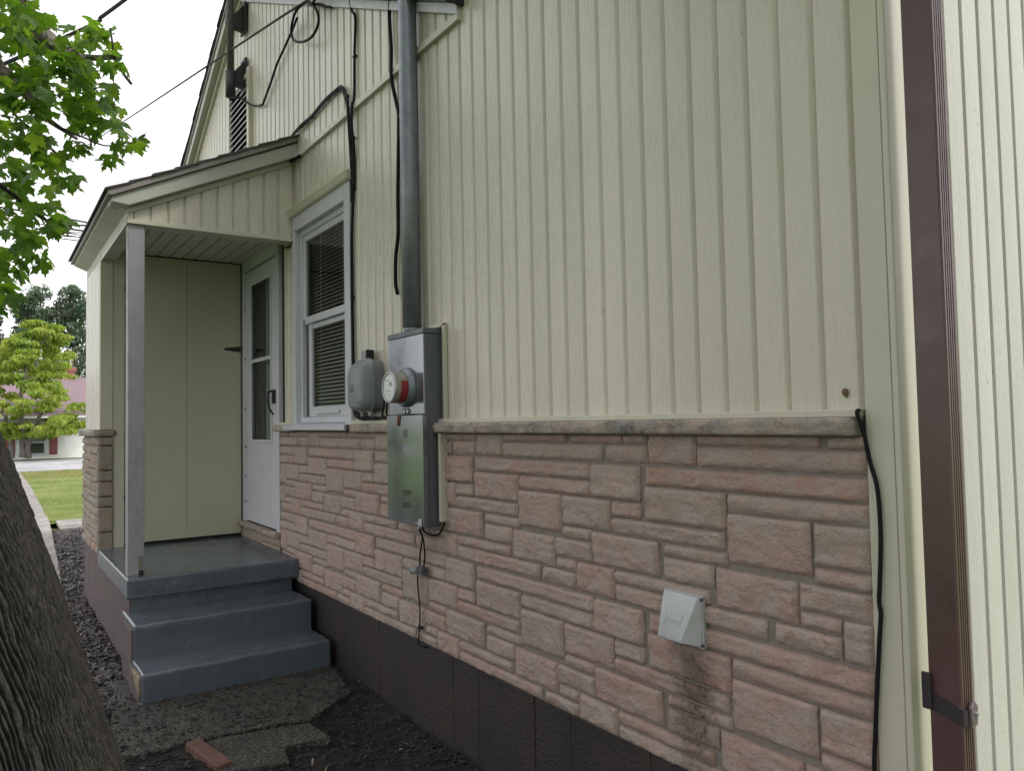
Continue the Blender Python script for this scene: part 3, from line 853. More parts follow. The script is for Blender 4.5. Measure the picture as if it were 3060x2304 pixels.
MB().prism([(-1.125, zp(-1.125) + 0.060), (YF - 0.002, zp(YF) + 0.006), (-0.001, zp(0) + 0.006), (-0.001, zp(0) + 0.100), (-1.125, zp(-1.125) + 0.096)], XG - 0.1, XG + 0.075, 'x').obj('rake_fascia', M['fascia'], HOUSE, 0.003, 1)
# eave soffit and its drip edge, running along the porch
MB().prism([(-1.128, 2.797), (YF - 0.002, 2.757), (YF - 0.002, 2.81), (-1.128, 2.812)], -7.36, XG - 0.002, 'x').obj('eave_soffit', M['soffit'], HOUSE, 0.002, 1)
box('beam_face', -7.30, XG - 0.011, YF - 0.003, YF + 0.004, 2.702, 2.772, M['soffit'], HOUSE)
pr = MB().prism([(-1.150, 2.812), (-1.150, 2.842), (-0.001, zp(0) + 0.155), (-0.001, zp(0) + 0.108), (-1.128, 2.812)], -7.40, XG + 0.098, 'x').obj('porch_roof', M['drip'], HOUSE, 0.003, 1)
for k in range(9):
    y0 = -1.166 + k * 0.128; y1 = y0 + 0.15
    def zs_(y): return 2.838 + (y + 1.150) * 0.4745
    r = random.uniform(-0.008, 0.010)
    MB().prism([(y0, zs_(y0) + 0.006), (y0, zs_(y0) + 0.021), (min(y1, -0.001), zs_(min(y1, -0.001)) + 0.010), (min(y1, -0.001), zs_(min(y1, -0.001)) + 0.002)], -7.42, XG + 0.11 + r, 'x').obj('shingle', M['shingle'], pr)
# post
PO = MB().box(XG - 0.095, XG - 0.004, -1.026, -0.934, 0.545, 2.686).obj('porch_post', M['post'], HOUSE, 0.004, 2)
MB().box(XG - 0.0045, XG + 0.004, -0.968, -0.945, 0.560, 0.66).obj('rot_patch', M['debris'], PO, 0.004, 1)
MB().box(XG - 0.0045, XG + 0.010, -0.966, -0.940, 0.546, 0.575).obj('rot_patch', M['dark'], PO, 0.004, 1)
# ---- porch slab and steps
ST = empty('porch_steps', (-5.2, -0.5, 0), 'blue-grey painted concrete porch slab with two steps below it', 'steps')
def rough_block(name, x0, x1, y0, y1, z0, z1, mat, parent, bev=0.014, amp=0.006, cut=14):
    bm = bmesh.new()
    bmesh.ops.create_cube(bm, size=1.0)
    for v in bm.verts:
        v.co = Vector((x0 + (v.co.x + .5) * (x1 - x0), y0 + (v.co.y + .5) * (y1 - y0), z0 + (v.co.z + .5) * (z1 - z0)))
    bmesh.ops.bevel(bm, geom=bm.edges[:], offset=bev, segments=3, affect='EDGES', profile=0.6)
    long = [e for e in bm.edges if (e.verts[0].co - e.verts[1].co).length > 0.08]
    bmesh.ops.subdivide_edges(bm, edges=long, cuts=cut, use_grid_fill=True)
    for v in bm.verts:
        p = v.co
        v.co += Vector((NZ.noise(p * 6 + Vector((5, 0, 0))), NZ.noise(p * 6 + Vector((0, 9, 0))), NZ.noise(p * 6))) * amp + \
                Vector((NZ.noise(p * 22), NZ.noise(p * 22 + Vector((3, 3, 3))), NZ.noise(p * 22 + Vector((8, 1, 0))))) * amp * 0.3
    bmesh.ops.recalc_face_normals(bm, faces=bm.faces)
    me = bpy.data.meshes.new(name); bm.to_mesh(me); bm.free(); me.shade_smooth()
    return link(name, me, mat, parent)
rough_block('porch_slab', -6.42, -5.02, -1.045, -0.012, 0.425, 0.545, M['steppaint'], ST, 0.012, 0.0022, 12)
rough_block('step', -5.16, -4.72, -1.050, -0.045, -0.05, 0.342, M['steppaint'], ST, 0.013, 0.003, 12)
rough_block('step', -5.00, -4.405, -1.058, -0.045, -0.08, 0.160, M['steppaint'], ST, 0.013, 0.0035, 12)
rough_block('slab_riser', -5.5, -5.075, -1.01, -0.05, 0.1, 0.432, M['steppaint'], ST, 0.006, 0.003, 8)
def skirt(name, x0, x1, y0, y1, z0, z1): return rough_block(name, x0, x1, y0, y1, z0, z1, M['skirt'], ST, 0.006, 0.004, 10)
skirt('side_skirt', -7.55, -5.085, -1.022, -0.93, -0.1, 0.428)
MB().box(-7.46, -6.43, -1.032, -0.94, 0.428, 0.50).obj('side_skirt', M['skirt'], ST)
skirt('side_skirt', -5.05, -4.735, -1.064, -0.97, -0.1, 0.318)
skirt('side_skirt', -4.735, -4.43, -1.072, -0.99, -0.1, 0.134)

# ================================================================== THINGS ON THE WALL
def thing_mesh(o, label, cat, group=None): return tag(o, label, cat, group)

# ---- electric meter panel
MP = empty('meter_panel', (-3.27, -0.05, 0.95), 'grey steel electric meter panel with round meter, mounted on the stone below the pipe', 'meter panel')
def mp(name, *a, mat=M['meterbox'], bevel=0.003, seg=2): return box(name, *a, mat, MP, bevel, seg)
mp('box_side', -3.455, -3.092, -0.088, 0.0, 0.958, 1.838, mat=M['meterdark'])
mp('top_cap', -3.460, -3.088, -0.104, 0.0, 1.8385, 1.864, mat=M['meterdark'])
mp('upper_cover', -3.456, -3.091, -0.102, -0.0885, 1.470, 1.838)
mp('lower_cover', -3.458, -3.086, -0.114, -0.0885, 0.962, 1.468)
mp('box_side', -3.0905, -3.0895, -0.080, -0.03, 0.97, 1.50, mat=M['meterdark'], bevel=0)
def disc_y(name, x, z, prof, mat, parent, seg=40, smooth=True):
    """lathe round the Y axis: prof = [(radius, y), ...]"""
    mb = MB(); n = len(prof)
    for (r, y) in prof:
        for k in range(seg):
            t = 2 * math.pi * k / seg
            mb.v.append((x + r * math.cos(t), y, z + r * math.sin(t)))
    for i in range(n - 1):
        for k in range(seg):
            mb.f.append((i * seg + k, i * seg + (k + 1) % seg, (i + 1) * seg + (k + 1) % seg, (i + 1) * seg + k))
    mb.f.append(tuple(range(seg))); mb.f.append(tuple((n - 1) * seg + k for k in range(seg))[::-1])
    o = mb.obj(name, mat, parent)
    o.data.shade_smooth()
    m = o.modifiers.new('split', 'EDGE_SPLIT'); m.split_angle = R(40)
    return o
MX, MZ = -3.262, 1.598
disc_y('socket_ring', MX, MZ, [(0.094, -0.1025), (0.094, -0.112), (0.089, -0.122), (0.084, -0.131), (0.078, -0.131), (0.078, -0.118)], M['galv'], MP)
disc_y('meter_body', MX, MZ, [(0.0775, -0.118), (0.075, -0.128), (0.073, -0.172), (0.073, -0.186)], M['beige'], MP)
disc_y('meter_rim', MX, MZ, [(0.073, -0.1865), (0.074, -0.190), (0.070, -0.197), (0.064, -0.197), (0.062, -0.1885)], M['silver'], MP)
disc_y('meter_dial', MX, MZ, [(0.0615, -0.1885), (0.0615, -0.1915), (0.055, -0.1925)], M['dial'], MP)
box('meter_display', MX + 0.002, MX + 0.030, -0.1935, -0.1926, MZ + 0.005, MZ + 0.024, M['lcd'], MP, 0)
pm = MB()
for (a, b, z) in ((-.036, -.014, .034), (-.03, .012, .029), (-.036, -.008, -.014), (-.02, .022, -.019), (-.01, .012, -.036)):
    pm.box(MX + a, MX + b, -0.1932, -0.1926, MZ + z, MZ + z + 0.0022)
tag(pm.obj('dial_print', M['lcd'], MP), kind='stuff')
# red sticker round the right of the meter body
mb = MB()
for i in range(13):
    t = R(-62 + 84 * i / 12)
    for y in (-0.127, -0.166): mb.v.append((MX + 0.0765 * math.cos(t), y, MZ + 0.0765 * math.sin(t)))
for i in range(12): mb.f.append((2 * i, 2 * i + 1, 2 * i + 3, 2 * i + 2))
mb.obj('red_sticker', M['red'], MP, smooth=True)
for x in (-3.288, -3.258):
    disc_y('seal_eye', x + 0.012, 1.486, [(0.010, -0.1025), (0.010, -0.110), (0.006, -0.110)], M['silver'], MP, 12)
box('seal_bracket', -3.300, -3.238, -0.1065, -0.1022, 1.4725, 1.500, M['black'], MP, 0.002)
box('cover_slot', -3.325, -3.185, -0.125, -0.112, 1.4685, 1.474, M['darkwood'], MP, 0.001)
MB().tube([(-3.318, -0.120, 1.466), (-3.328, -0.119, 1.418)], 0.0045).obj('red_tag', M['red'], MP)
# logo: a square within a square with a D in it, and small warning print
lg = MB()
def frame_y(mb, x0, x1, z0, z1, t, y):
    for a in ((x0, x1, z0, z0 + t), (x0, x1, z1 - t, z1), (x0, x0 + t, z0 + t, z1 - t), (x1 - t, x1, z0 + t, z1 - t)):
        mb.box(a[0], a[1], y - 0.0006, y, a[2], a[3])
frame_y(lg, -3.276, -3.240, 1.362, 1.400, 0.003, -0.1142)
frame_y(lg, -3.267, -3.249, 1.370, 1.392, 0.0025, -0.1142)
tag(lg.obj('maker_mark', M['mark'], MP), kind='stuff')
tx = MB(); rr = random.Random(4)
for z0 in (1.098, 1.040):
    for r_ in range(3):
        x = -3.283
        while x < -3.215 - 0.012 * (r_ == 2):
            l_ = rr.uniform(0.004, 0.012)
            tx.box(x, x + l_, -0.1148, -0.1142, z0 + 0.015 - r_ * 0.009, z0 + 0.0205 - r_ * 0.009); x += l_ + 0.003
    tx.box(-3.290, -3.2885, -0.1148, -0.1142, z0 - 0.004, z0 + 0.021)
tag(tx.obj('warning_print', M['mark'], MP), kind='stuff')
MB().box(-3.125, -3.098, -0.122, -0.1142, 0.966, 0.998).obj('hasp', M['silver'], MP, 0.003, 2)
MB().tube([(-3.15, -0.119, 0.974), (-3.118, -0.122, 0.978), (-3.118, -0.124, 0.955), (-3.126, -0.122, 0.950)], 0.004).obj('hasp', M['silver'], MP)
# cut edge trim in the siding round the panel
MB().box(-3.066, -3.045, -0.020, -0.002, 1.44, 1.875).obj('cutout_trim', M['trim'], HOUSE, 0.002, 1)
MB().prism([(-3.19, 1.868), (-3.075, 1.868), (-3.046, 1.886), (-3.19, 1.884)], -0.022, -0.002).obj('cutout_trim', M['trim'], HOUSE, 0.002, 1)
MB().box(-3.062, -3.042, -0.050, -0.010, 0.985, 1.382).obj('cutout_trim', M['trim'], HOUSE, 0.002, 1)

# ---- conduit pipe above it
CP = empty('conduit_pipe', (-3.31, -0.055, 1.865), 'galvanised steel conduit pipe rising from the grey meter panel past the roof edge', 'pipe')
MB().tube([(-3.290, -0.056, 1.890), (-3.292, -0.056, 2.6), (-3.296, -0.056, 5.6)], 0.0445, 28).obj('pipe', M['galv'], CP, smooth=True)
MB().tube([(-3.290, -0.056, 1.860), (-3.290, -0.056, 1.890)], 0.038, 24).obj('hub', M['galv'], CP, smooth=True)
box('strap', -3.35, -3.24, -0.106, -0.002, 3.78, 3.81, M['galv'], CP)

# ---- telephone box
TB = empty('telecom_box', (-3.83, -0.06, 1.5), 'grey plastic utility box with rounded front between window and meter panel', 'utility box')
def loft(sections, name, mat, parent, n=28, pw=4.5):
    """stack of superellipse sections along Y: (cx, cz, hx, hz, y)"""
    mb = MB()
    for (cx, cz, hx, hz, y) in sections:
        for k in range(n):
            t = 2 * math.pi * k / n
            c, s_ = math.cos(t), math.sin(t)
            mb.v.append((cx + hx * math.copysign(abs(c) ** (2 / pw), c), y, cz + hz * math.copysign(abs(s_) ** (2 / pw), s_)))
    for i in range(len(sections) - 1):
        for k in range(n):
            mb.f.append((i * n + k, i * n + (k + 1) % n, (i + 1) * n + (k + 1) % n, (i + 1) * n + k))
    mb.f.append(tuple(range(n))); mb.f.append(tuple((len(sections) - 1) * n + k for k in range(n))[::-1])
    o = mb.obj(name, mat, parent); o.data.shade_smooth()
    m = o.modifiers.new('split', 'EDGE_SPLIT'); m.split_angle = R(50)
    return o
loft([(-3.835, 1.635, .118, .135, -0.004), (-3.835, 1.635, .120, .137, -0.058)], 'back_box', M['telecom'], TB)
loft([(-3.835, 1.635, .126, .143, -0.0585), (-3.835, 1.635, .126, .143, -0.066), (-3.835, 1.635, .120, .138, -0.0665), (-3.836, 1.628, .108, .122, -0.108), (-3.838, 1.624, .090, .108, -0.122), (-3.838, 1.624, .080, .098, -0.1245)], 'lid', M['telecom'], TB)
MB().box(-3.885, -3.815, -0.062, -0.02, 1.760, 1.822).obj('lifting_tab', M['telecom'], TB, 0.006, 2)
MB().box(-3.812, -3.803, -0.066, -0.02, 1.766, 1.826).obj('lifting_tab', M['black'], TB, 0.003, 1)
MB().box(-3.87, -3.845, -0.075, -0.05, 1.468, 1.494).obj('latch', M['telecom'], TB, 0.003, 1)
MB().box(-3.775, -3.745, -0.072, -0.05, 1.470, 1.494).obj('latch', M['telecom'], TB, 0.003, 1)
tl = MB()
frame_y(tl, -3.890, -3.836, 1.622, 1.640, 0.0018, -0.1246); frame_y(tl, -3.890, -3.836, 1.600, 1.6205, 0.0018, -0.1246)
for z in (1.629, 1.612, 1.607): tl.box(-3.880, -3.846, -0.1252, -0.1246, z, z + 0.003)
for x in (-3.790, -3.785, -3.780, -3.775): tl.box(x, x + 0.0022, -0.1252, -0.1246, 1.538, 1.548)
tag(tl.obj('label_print', M['mark'], TB), kind='stuff')

# ---- cables
def cable(name, pts, r, label, clips=(), mat=None, n=6, group=None):
    sp = smooth_path(pts, n)
    t = empty(name, sp[0], label, 'cable', group)
    MB().tube(sp, r, 8).obj('wire', mat or M['cable'], t, smooth=True)
    for (x, y, z) in clips:
        MB().box(x - 0.014, x + 0.012, y - 0.008, y + 0.014, z - 0.007, z + 0.007).obj('clip', M['black'], t, 0.002, 1)
    return t
cable('drop_cable', [(-4.075, -0.02, 3.87), (-4.055, -0.02, 3.80), (-4.018, -0.015, 3.74), (-4.035, -0.015, 3.53), (-4.045, -0.015, 3.30), (-4.045, -0.03, 3.24), (-4.050, -0.03, 3.12), (-4.060, -0.014, 3.0), (-4.066, -0.014, 2.76)], 0.0085,
      'straight black cable dropping from the gable to the bundle right of the window', [(-4.037, -0.015, 3.53)])
cable('looped_cable', [(-5.20, -0.02, 3.39), (-5.06, -0.02, 3.41), (-4.90, -0.018, 3.42), (-4.731, -0.016, 3.417), (-4.486, -0.016, 3.437), (-4.30, -0.016, 3.432), (-4.22, -0.02, 3.418), (-4.165, -0.02, 3.36), (-4.13, -0.02, 3.30), (-4.105, -0.03, 3.235), (-4.082, -0.03, 3.13), (-4.082, -0.014, 2.93), (-4.079, -0.014, 2.752), (-4.082, -0.016, 2.65), (-4.100, -0.016, 2.50), (-4.104, -0.016, 2.38), (-4.104, -0.016, 2.154), (-4.096, -0.016, 1.796), (-4.094, -0.016, 1.56), (-4.06, -0.02, 1.478), (-3.96, -0.03, 1.462), (-3.84, -0.04, 1.460)], 0.0095,
      'bent black cable from the porch roof, arching over and down beside the window', [(-4.731, -0.016, 3.417), (-4.145, -0.02, 3.335), (-4.081, -0.014, 2.95), (-4.104, -0.016, 2.154), (-4.083, -0.014, 3.07), (-4.082, -0.014, 2.83)])
cable('looped_cable', [(-5.16, -0.03, 3.395), (-4.90, -0.022, 3.40), (-4.731, -0.018, 3.405), (-4.50, -0.018, 3.424), (-4.28, -0.018, 3.418), (-4.20, -0.022, 3.385), (-4.13, -0.022, 3.26), (-4.10, -0.03, 3.15), (-4.100, -0.018, 2.93), (-4.094, -0.018, 2.70)], 0.006,
      'thinner black cable running just under the thick arching one to the bundle')
cable('hanging_cable', [(-3.555, -0.03, 3.70), (-3.557, -0.02, 3.628), (-3.569, -0.018, 3.536), (-3.553, -0.018, 3.369), (-3.538, -0.026, 3.21), (-3.495, -0.018, 3.05), (-3.477, -0.018, 2.99), (-3.486, -0.018, 2.80), (-3.498, -0.018, 2.602), (-3.502, -0.018, 2.392), (-3.532, -0.018, 2.274), (-3.537, -0.018, 2.144), (-3.525, -0.018, 2.105), (-3.516, -0.018, 2.085)], 0.010,
      'loose black cable hanging left of the steel pipe, its cut end free', [(-3.470, -0.018, 2.985)], M['cable'])
rr = random.Random(12)
box_cables = []
for i in range(7):
    x0 = -4.06 + i * 0.022
    pts = [(-3.93 + 0.03 * i, -0.03, 1.52), (-4.05 + 0.02 * i, -0.03 - 0.004 * i, 1.50 - 0.004 * i), (-3.97 + 0.03 * i, -0.035 - 0.003 * i, 1.456 + 0.002 * (i % 3)), (-3.80 + 0.02 * i, -0.035, 1.458 + 0.003 * (i % 2)), (-3.60 + 0.012 * i, -0.03, 1.47), (-3.56 + 0.014 * i, -0.02, 1.53 + 0.012 * i)]
    sp = smooth_path(pts, 5); box_cables.append(sp)
BC = empty('cable_bundle', (-3.8, -0.03, 1.46), 'tangle of black wires looped under the grey utility box', 'cables')
for sp in box_cables: MB().tube(sp, 0.0055, 6).obj('wire', M['cable'], BC, smooth=True)
for i in range(4):
    a = -3.66 + 0.035 * i
    MB().tube(smooth_path([(a - .02, -0.02, 1.56), (a, -0.035, 1.51), (a + .015 * (i - 1), -0.035, 1.475), (a + .04, -0.03, 1.455)], 5), 0.006, 6).obj('wire', M['cable'], BC, smooth=True)
cable('corner_cable', [(-1.041, -0.030, 1.445), (-1.039, -0.040, 1.436), (-1.030, -0.030, 1.388), (-1.022, -0.024, 1.325), (-1.007, -0.022, 1.258), (-1.004, -0.022, 1.151), (-1.010, -0.022, 1.052), (-1.014, -0.022, 1.0), (-1.011, -0.022, 0.97), (-1.017, -0.022, 0.91), (-1.027, -0.022, 0.80), (-1.036, -0.022, 0.69), (-1.043, -0.022, 0.58), (-1.045, -0.022, 0.3), (-1.045, -0.022, 0.0)], 0.0052,
      'thin black cable running down the cream corner trim beside the stones')
cable('ground_wire', [(-3.118, -0.124, 0.955), (-3.15, -0.09, 0.91), (-3.235, -0.05, 0.86), (-3.262, -0.045, 0.80), (-3.262, -0.045, 0.757)], 0.0038, 'left black wire from the meter panel down to the grey clamp')
cable('ground_wire', [(-3.118, -0.120, 0.960), (-3.14, -0.09, 0.90), (-3.205, -0.05, 0.84), (-3.215, -0.045, 0.79), (-3.228, -0.045, 0.757)], 0.0038, 'right black wire from the meter panel down to the grey clamp')
cable('ground_wire', [(-3.20, -0.03, 0.962), (-3.24, -0.04, 0.935), (-3.18, -0.045, 0.917), (-3.11, -0.045, 0.918), (-3.06, -0.045, 0.937), (-3.03, -0.04, 0.985)], 0.005, 'short black wire looping under the right end of the meter panel')
cable('ground_wire', [(-3.285, -0.045, 0.725), (-3.296, -0.040, 0.66), (-3.290, -0.034, 0.556), (-3.298, -0.034, 0.457), (-3.318, -0.030, 0.395), (-3.30, -0.022, 0.372), (-3.26, -0.010, 0.376)], 0.0036, 'thin black wire from the grey clamp down to the dark foundation', [(-3.293, -0.034, 0.462)])
CL = empty('bonding_clamp', (-3.26, -0.05, 0.737), 'small grey ground clamp hanging on wires below the meter panel', 'clamp')
MB().tube([(-3.330, -0.052, 0.728), (-3.262, -0.052, 0.738)], 0.018, 14).obj('clamp_body', M['telecom'], CL, 0.002, 1)
for z in (-0.014, -0.004, 0.006, 0.014):
    MB().box(-3.262, -3.205, -0.066, -0.036, 0.739 + z, 0.746 + z).obj('clamp_fin', M['meterdark'], CL, 0.002, 1)
# service drop, coil and lead on the gable
cable('service_drop', [(-4.56, -0.07, 4.065), (-4.733, -0.11, 4.11), (-8.4, -0.19, 4.895), (-12.1, -0.26, 5.70), (-15.76, -0.34, 6.496), (-23, -0.40, 8.27), (-33, -1.3, 10.34)], 0.0075, 'black overhead service cable rising from the gable into the tree', n=8)
cable('coiled_cable', [(-4.56, -0.06, 4.07), (-4.717, -0.06, 4.145), (-4.90, -0.06, 4.165), (-4.985, -0.06, 4.09), (-4.944, -0.06, 4.0), (-4.787, -0.06, 3.917), (-4.617, -0.06, 3.872), (-4.51, -0.06, 3.885), (-4.476, -0.06, 3.938), (-4.53, -0.065, 4.029), (-4.70, -0.07, 4.135), (-4.87, -0.07, 4.16)], 0.0085, 'single round coil of black cable on the gable under the fascia')
cable('lead_cable', [(-4.90, -0.05, 4.13), (-5.04, -0.03, 4.126), (-5.20, -0.025, 4.086), (-5.40, -0.025, 4.027), (-5.54, -0.025, 3.95), (-5.70, -0.025, 3.876), (-5.77, -0.025, 3.857), (-5.99, -0.025, 3.927), (-6.10, -0.045, 3.99), (-6.25, -0.06, 4.08), (-6.29, -0.12, 4.06), (-6.24, -0.14, 4.10)], 0.0085, 'grey-black lead from the cable coil to the foot of the mast')
cable('lead_cable', [(-4.60, -0.06, 4.08), (-4.50, -0.04, 4.04), (-4.433, -0.03, 3.996), (-4.36, -0.02, 3.965)], 0.009, 'short thick black lead leaving the coil towards the steel pipe')
cable('porch_cable', [(-4.94, -0.012, 3.23), (-5.0, -0.03, 3.215), (-5.10, -0.03, 3.225)], 0.011, 'short black cable end where the porch roof meets the wall')
cable('porch_cable', [(-5.118, -0.012, 2.87), (-5.118, -0.016, 2.70), (-5.115, -0.02, 2.665), (-5.16, -0.018, 2.655), (-5.25, -0.018, 2.662)], 0.008, 'short black cable curling under the porch beam beside the window')

# ---- antenna mast
MA = empty('antenna_mast', (-6.22, -0.13, 4.1), 'brown pipe mast on two dark standoff brackets near the gable peak', 'mast')
MB().tube([(-6.235, -0.135, 4.10), (-6.25, -0.135, 5.9)], 0.027, 14).obj('pipe', M['mast'], MA, smooth=True)
for z in (4.715, 4.245):
    b = MB().prism([(-0.135, z - 0.06), (-0.162, z - 0.03), (-0.162, z + 0.03), (-0.11, z + 0.03), (-0.03, z + 0.13), (-0.03, z - 0.08)], -6.30, -6.255 + 0.03, 'x').obj('bracket', M['bracket'], MA, 0.004, 1)
    MB().box(-6.34, -6.20, -0.03, -0.012, z - 0.09, z + 0.16).obj('bracket_plate', M['bracket'], b, 0.004, 1)
MB().tube([(-6.235, -0.135, 4.06), (-6.236, -0.135, 4.27)], 0.038, 12).obj('boot', M['bracket'], MA, smooth=True)

# ---- gable louver vent (part of the house)
LV = box('gable_vent', -6.68, -6.15, -0.004, 0.011, 3.30, 4.255, M['dark'], HOUSE, 0)
for a in ((-6.735, -6.680, 3.28, 4.25), (-6.150, -6.095, 3.28, 4.29)): box('vent_frame', a[0], a[1], -0.035, 0.005, a[2], a[3], M['trim'], LV)
box('vent_frame', -6.679, -6.151, -0.035, 0.005, 4.215, 4.255, M['trim'], LV)
z = 3.30
while z < 4.19:
    MB().prism([(-0.030, z), (-0.030, z + 0.008), (-0.006, z + 0.036), (-0.006, z + 0.028)], -6.678, -6.152, 'x').obj('slat', M['white'], LV)
    z += 0.052

# ---- dryer vent hood on the stones
DV = empty('vent_hood', (-1.615, -0.03, 0.76), 'silver metal dryer vent hood on the stones above a dark soot stain', 'vent hood')
yb = -0.030
MB().box(-1.693, -1.541, yb - 0.004, yb + 0.012, 0.768, 0.919).obj('flange', M['silver'], DV, 0.002, 1)
def poly(name, vs, fs, mat, parent, bevel=0.002):
    return MB().add(vs, fs).obj(name, mat, parent, bevel, 2)
a = [(-1.688, yb - 0.010, 0.916), (-1.553, yb - 0.010, 0.916), (-1.580, yb - 0.056, 0.793), (-1.672, yb - 0.056, 0.793),
     (-1.689, yb - 0.0045, 0.916), (-1.545, yb - 0.0045, 0.916), (-1.545, yb - 0.0045, 0.774), (-1.689, yb - 0.0045, 0.774), (-1.578, yb - 0.056, 0.786), (-1.674, yb - 0.056, 0.786)]
poly('hood', a, [(0, 3, 2, 1), (0, 1, 5, 4), (3, 9, 8, 2), (1, 2, 8, 6, 5), (0, 4, 7, 9, 3), (9, 7, 6, 8), (4, 5, 6, 7)], M['silver'], DV)
for (x, z) in ((-1.5435, 0.909), (-1.5435, 0.779), (-1.6905, 0.909)):
    disc_y('screw', x, z, [(0.005, yb - 0.004), (0.005, yb - 0.0085)], M['darkwood'], DV, 10)
# raised lettering and frame on the sloping front
def slope_pt(u, v, lift=0.0):
    """u 0..1 across, v 0..1 down the sloping face"""
    L = Vector(a[0]).lerp(Vector(a[3]), v); Rr = Vector(a[1]).lerp(Vector(a[2]), v)
    nrm = (Vector(a[3]) - Vector(a[0])).cross(Vector(a[1]) - Vector(a[0])).normalized()
    if nrm.y > 0: nrm = -nrm
    return L.lerp(Rr, u) + nrm * lift
tc = bpy.data.curves.new('lettering', 'FONT'); tc.body = 'Sears'; tc.size = 1.0; tc.extrude = 0.02
to = bpy.data.objects.new('lettering', tc); COL.objects.link(to)
dg = bpy.context.evaluated_depsgraph_get(); dg.update()
tm = bpy.data.meshes.new_from_object(to.evaluated_get(dg))
bpy.data.objects.remove(to)
xs = [v.co.x for v in tm.vertices]; x0, x1 = min(xs), max(xs)
for v in tm.vertices:
    u = 0.26 + 0.46 * (v.co.x - x0) / (x1 - x0); vv = 0.67 - 0.17 * v.co.y
    v.co = slope_pt(u, vv, 0.0003 if v.co.z < 0 else 0.0016)
tm.name = 'lettering'
link('lettering', tm, M['silver'], DV)
fr = MB()
for (u0, v0, u1, v1) in ((.20, .47, .78, .485), (.20, .725, .78, .74), (.20, .485, .212, .725), (.768, .485, .78, .725)):
    q = [slope_pt(u0, v0, .0003), slope_pt(u1, v0, .0003), slope_pt(u1, v1, .0003), slope_pt(u0, v1, .0003), slope_pt(u0, v0, .0014), slope_pt(u1, v0, .0014), slope_pt(u1, v1, .0014), slope_pt(u0, v1, .0014)]
    fr.add(q, [(0, 3, 2, 1), (4, 5, 6, 7), (0, 1, 5, 4), (1, 2, 6, 5), (2, 3, 7, 6), (3, 0, 4, 7)])
tag(fr.obj('lettering_frame', M['silver'], DV), kind='stuff')

# ---- downspout
DS = empty('downspout', (-0.88, 0.02, 0), 'dark brown rectangular downspout with ribbed front at the house corner', 'downspout')
yl, yr_, xf, xb_ = -0.006, 0.047, -0.846, -0.914
prof = [(xb_, yl), (xf - 0.004, yl), (xf, yl + 0.004), (xf, yl + 0.010)]
k = yl + 0.010
while k < yr_ - 0.014:
    prof += [(xf - 0.004, k + 0.001), (xf - 0.004, k + 0.0038), (xf, k + 0.0048), (xf, k + 0.0092)]
    k += 0.0092
prof += [(xf, yr_ - 0.004), (xf - 0.004, yr_), (xb_, yr_)]
MB().prism(prof, -0.05, 4.6, 'z').obj('pipe', M['downspout'], DS)
st = MB()
z0, z1 = 0.765, 0.812
st.add([(-0.924, yl - 0.004, z0 + 0.022), (xf + 0.002, yl - 0.004, z0 - 0.002), (xf + 0.006, yl + 0.012, z0 - 0.004), (xf + 0.006, yl + 0.012, z1 - 0.016), (xf + 0.002, yl - 0.004, z1 - 0.012), (-0.924, yl - 0.004, z1 + 0.010),
        (-0.924, yl - 0.001, z0 + 0.022), (xf + 0.004, yl - 0.001, z0 - 0.002), (xf + 0.003, yl + 0.012, z0 - 0.004), (xf + 0.003, yl + 0.012, z1 - 0.016), (xf + 0.004, yl - 0.001, z1 - 0.012), (-0.924, yl - 0.001, z1 + 0.010)],
       [(0, 1, 4, 5), (1, 2, 3, 4), (6, 11, 10, 7), (7, 10, 9, 8), (0, 6, 7, 1), (1, 7, 8, 2), (2, 8, 9, 3), (3, 9, 10, 4), (4, 10, 11, 5), (5, 11, 6, 0)])
st.obj('strap', M['bracket'], DS)
MB().prism([(0.010, 0.755), (0.036, 0.760), (0.040, 0.800), (0.026, 0.815), (0.010, 0.800)], xf + 0.004, xf + 0.012, 'x').obj('strap_tab', plain('worn_bracket', (0.16, 0.12, 0.13), 0.5, 0.3), DS, 0.002, 1)
MB().tube([(xf + 0.012, 0.028, 0.786), (xf + 0.018, 0.028, 0.786)], 0.004, 8).obj('bolt', M['silver'], DS)
MB().box(-0.926, -0.906, yl - 0.012, yl - 0.0045, 0.782, 0.862).obj('strap_foot', M['bracket'], DS, 0.002, 1)

# ---- small leaf stuck to the siding
lf = MB()
lf.add([(-1.098, -0.004, 1.497), (-1.088, -0.007, 1.500), (-1.082, -0.006, 1.497), (-1.081, -0.004, 1.487), (-1.085, -0.006, 1.474), (-1.094, -0.007, 1.482), (-1.099, -0.006, 1.489), (-1.089, -0.010, 1.489)],
       [(7, i, (i + 1) % 7) for i in range(7)])
tag(lf.obj('dry_leaf', M['drybrown']), 'small dry brown leaf stuck to the cream siding near the corner', 'leaf')

# ---- loose brick and debris on the ground
br = MB().box(-0.16, 0.16, -0.034, 0.034, -0.02, 0.026).obj('brick', M['brick'], None, 0.006, 2)
br.location = (-3.57, -0.925, -0.002); br.rotation_euler = (0.03, 0.03, R(11))
tag(br, 'loose red brick lying half buried in the soil before the steps', 'brick')

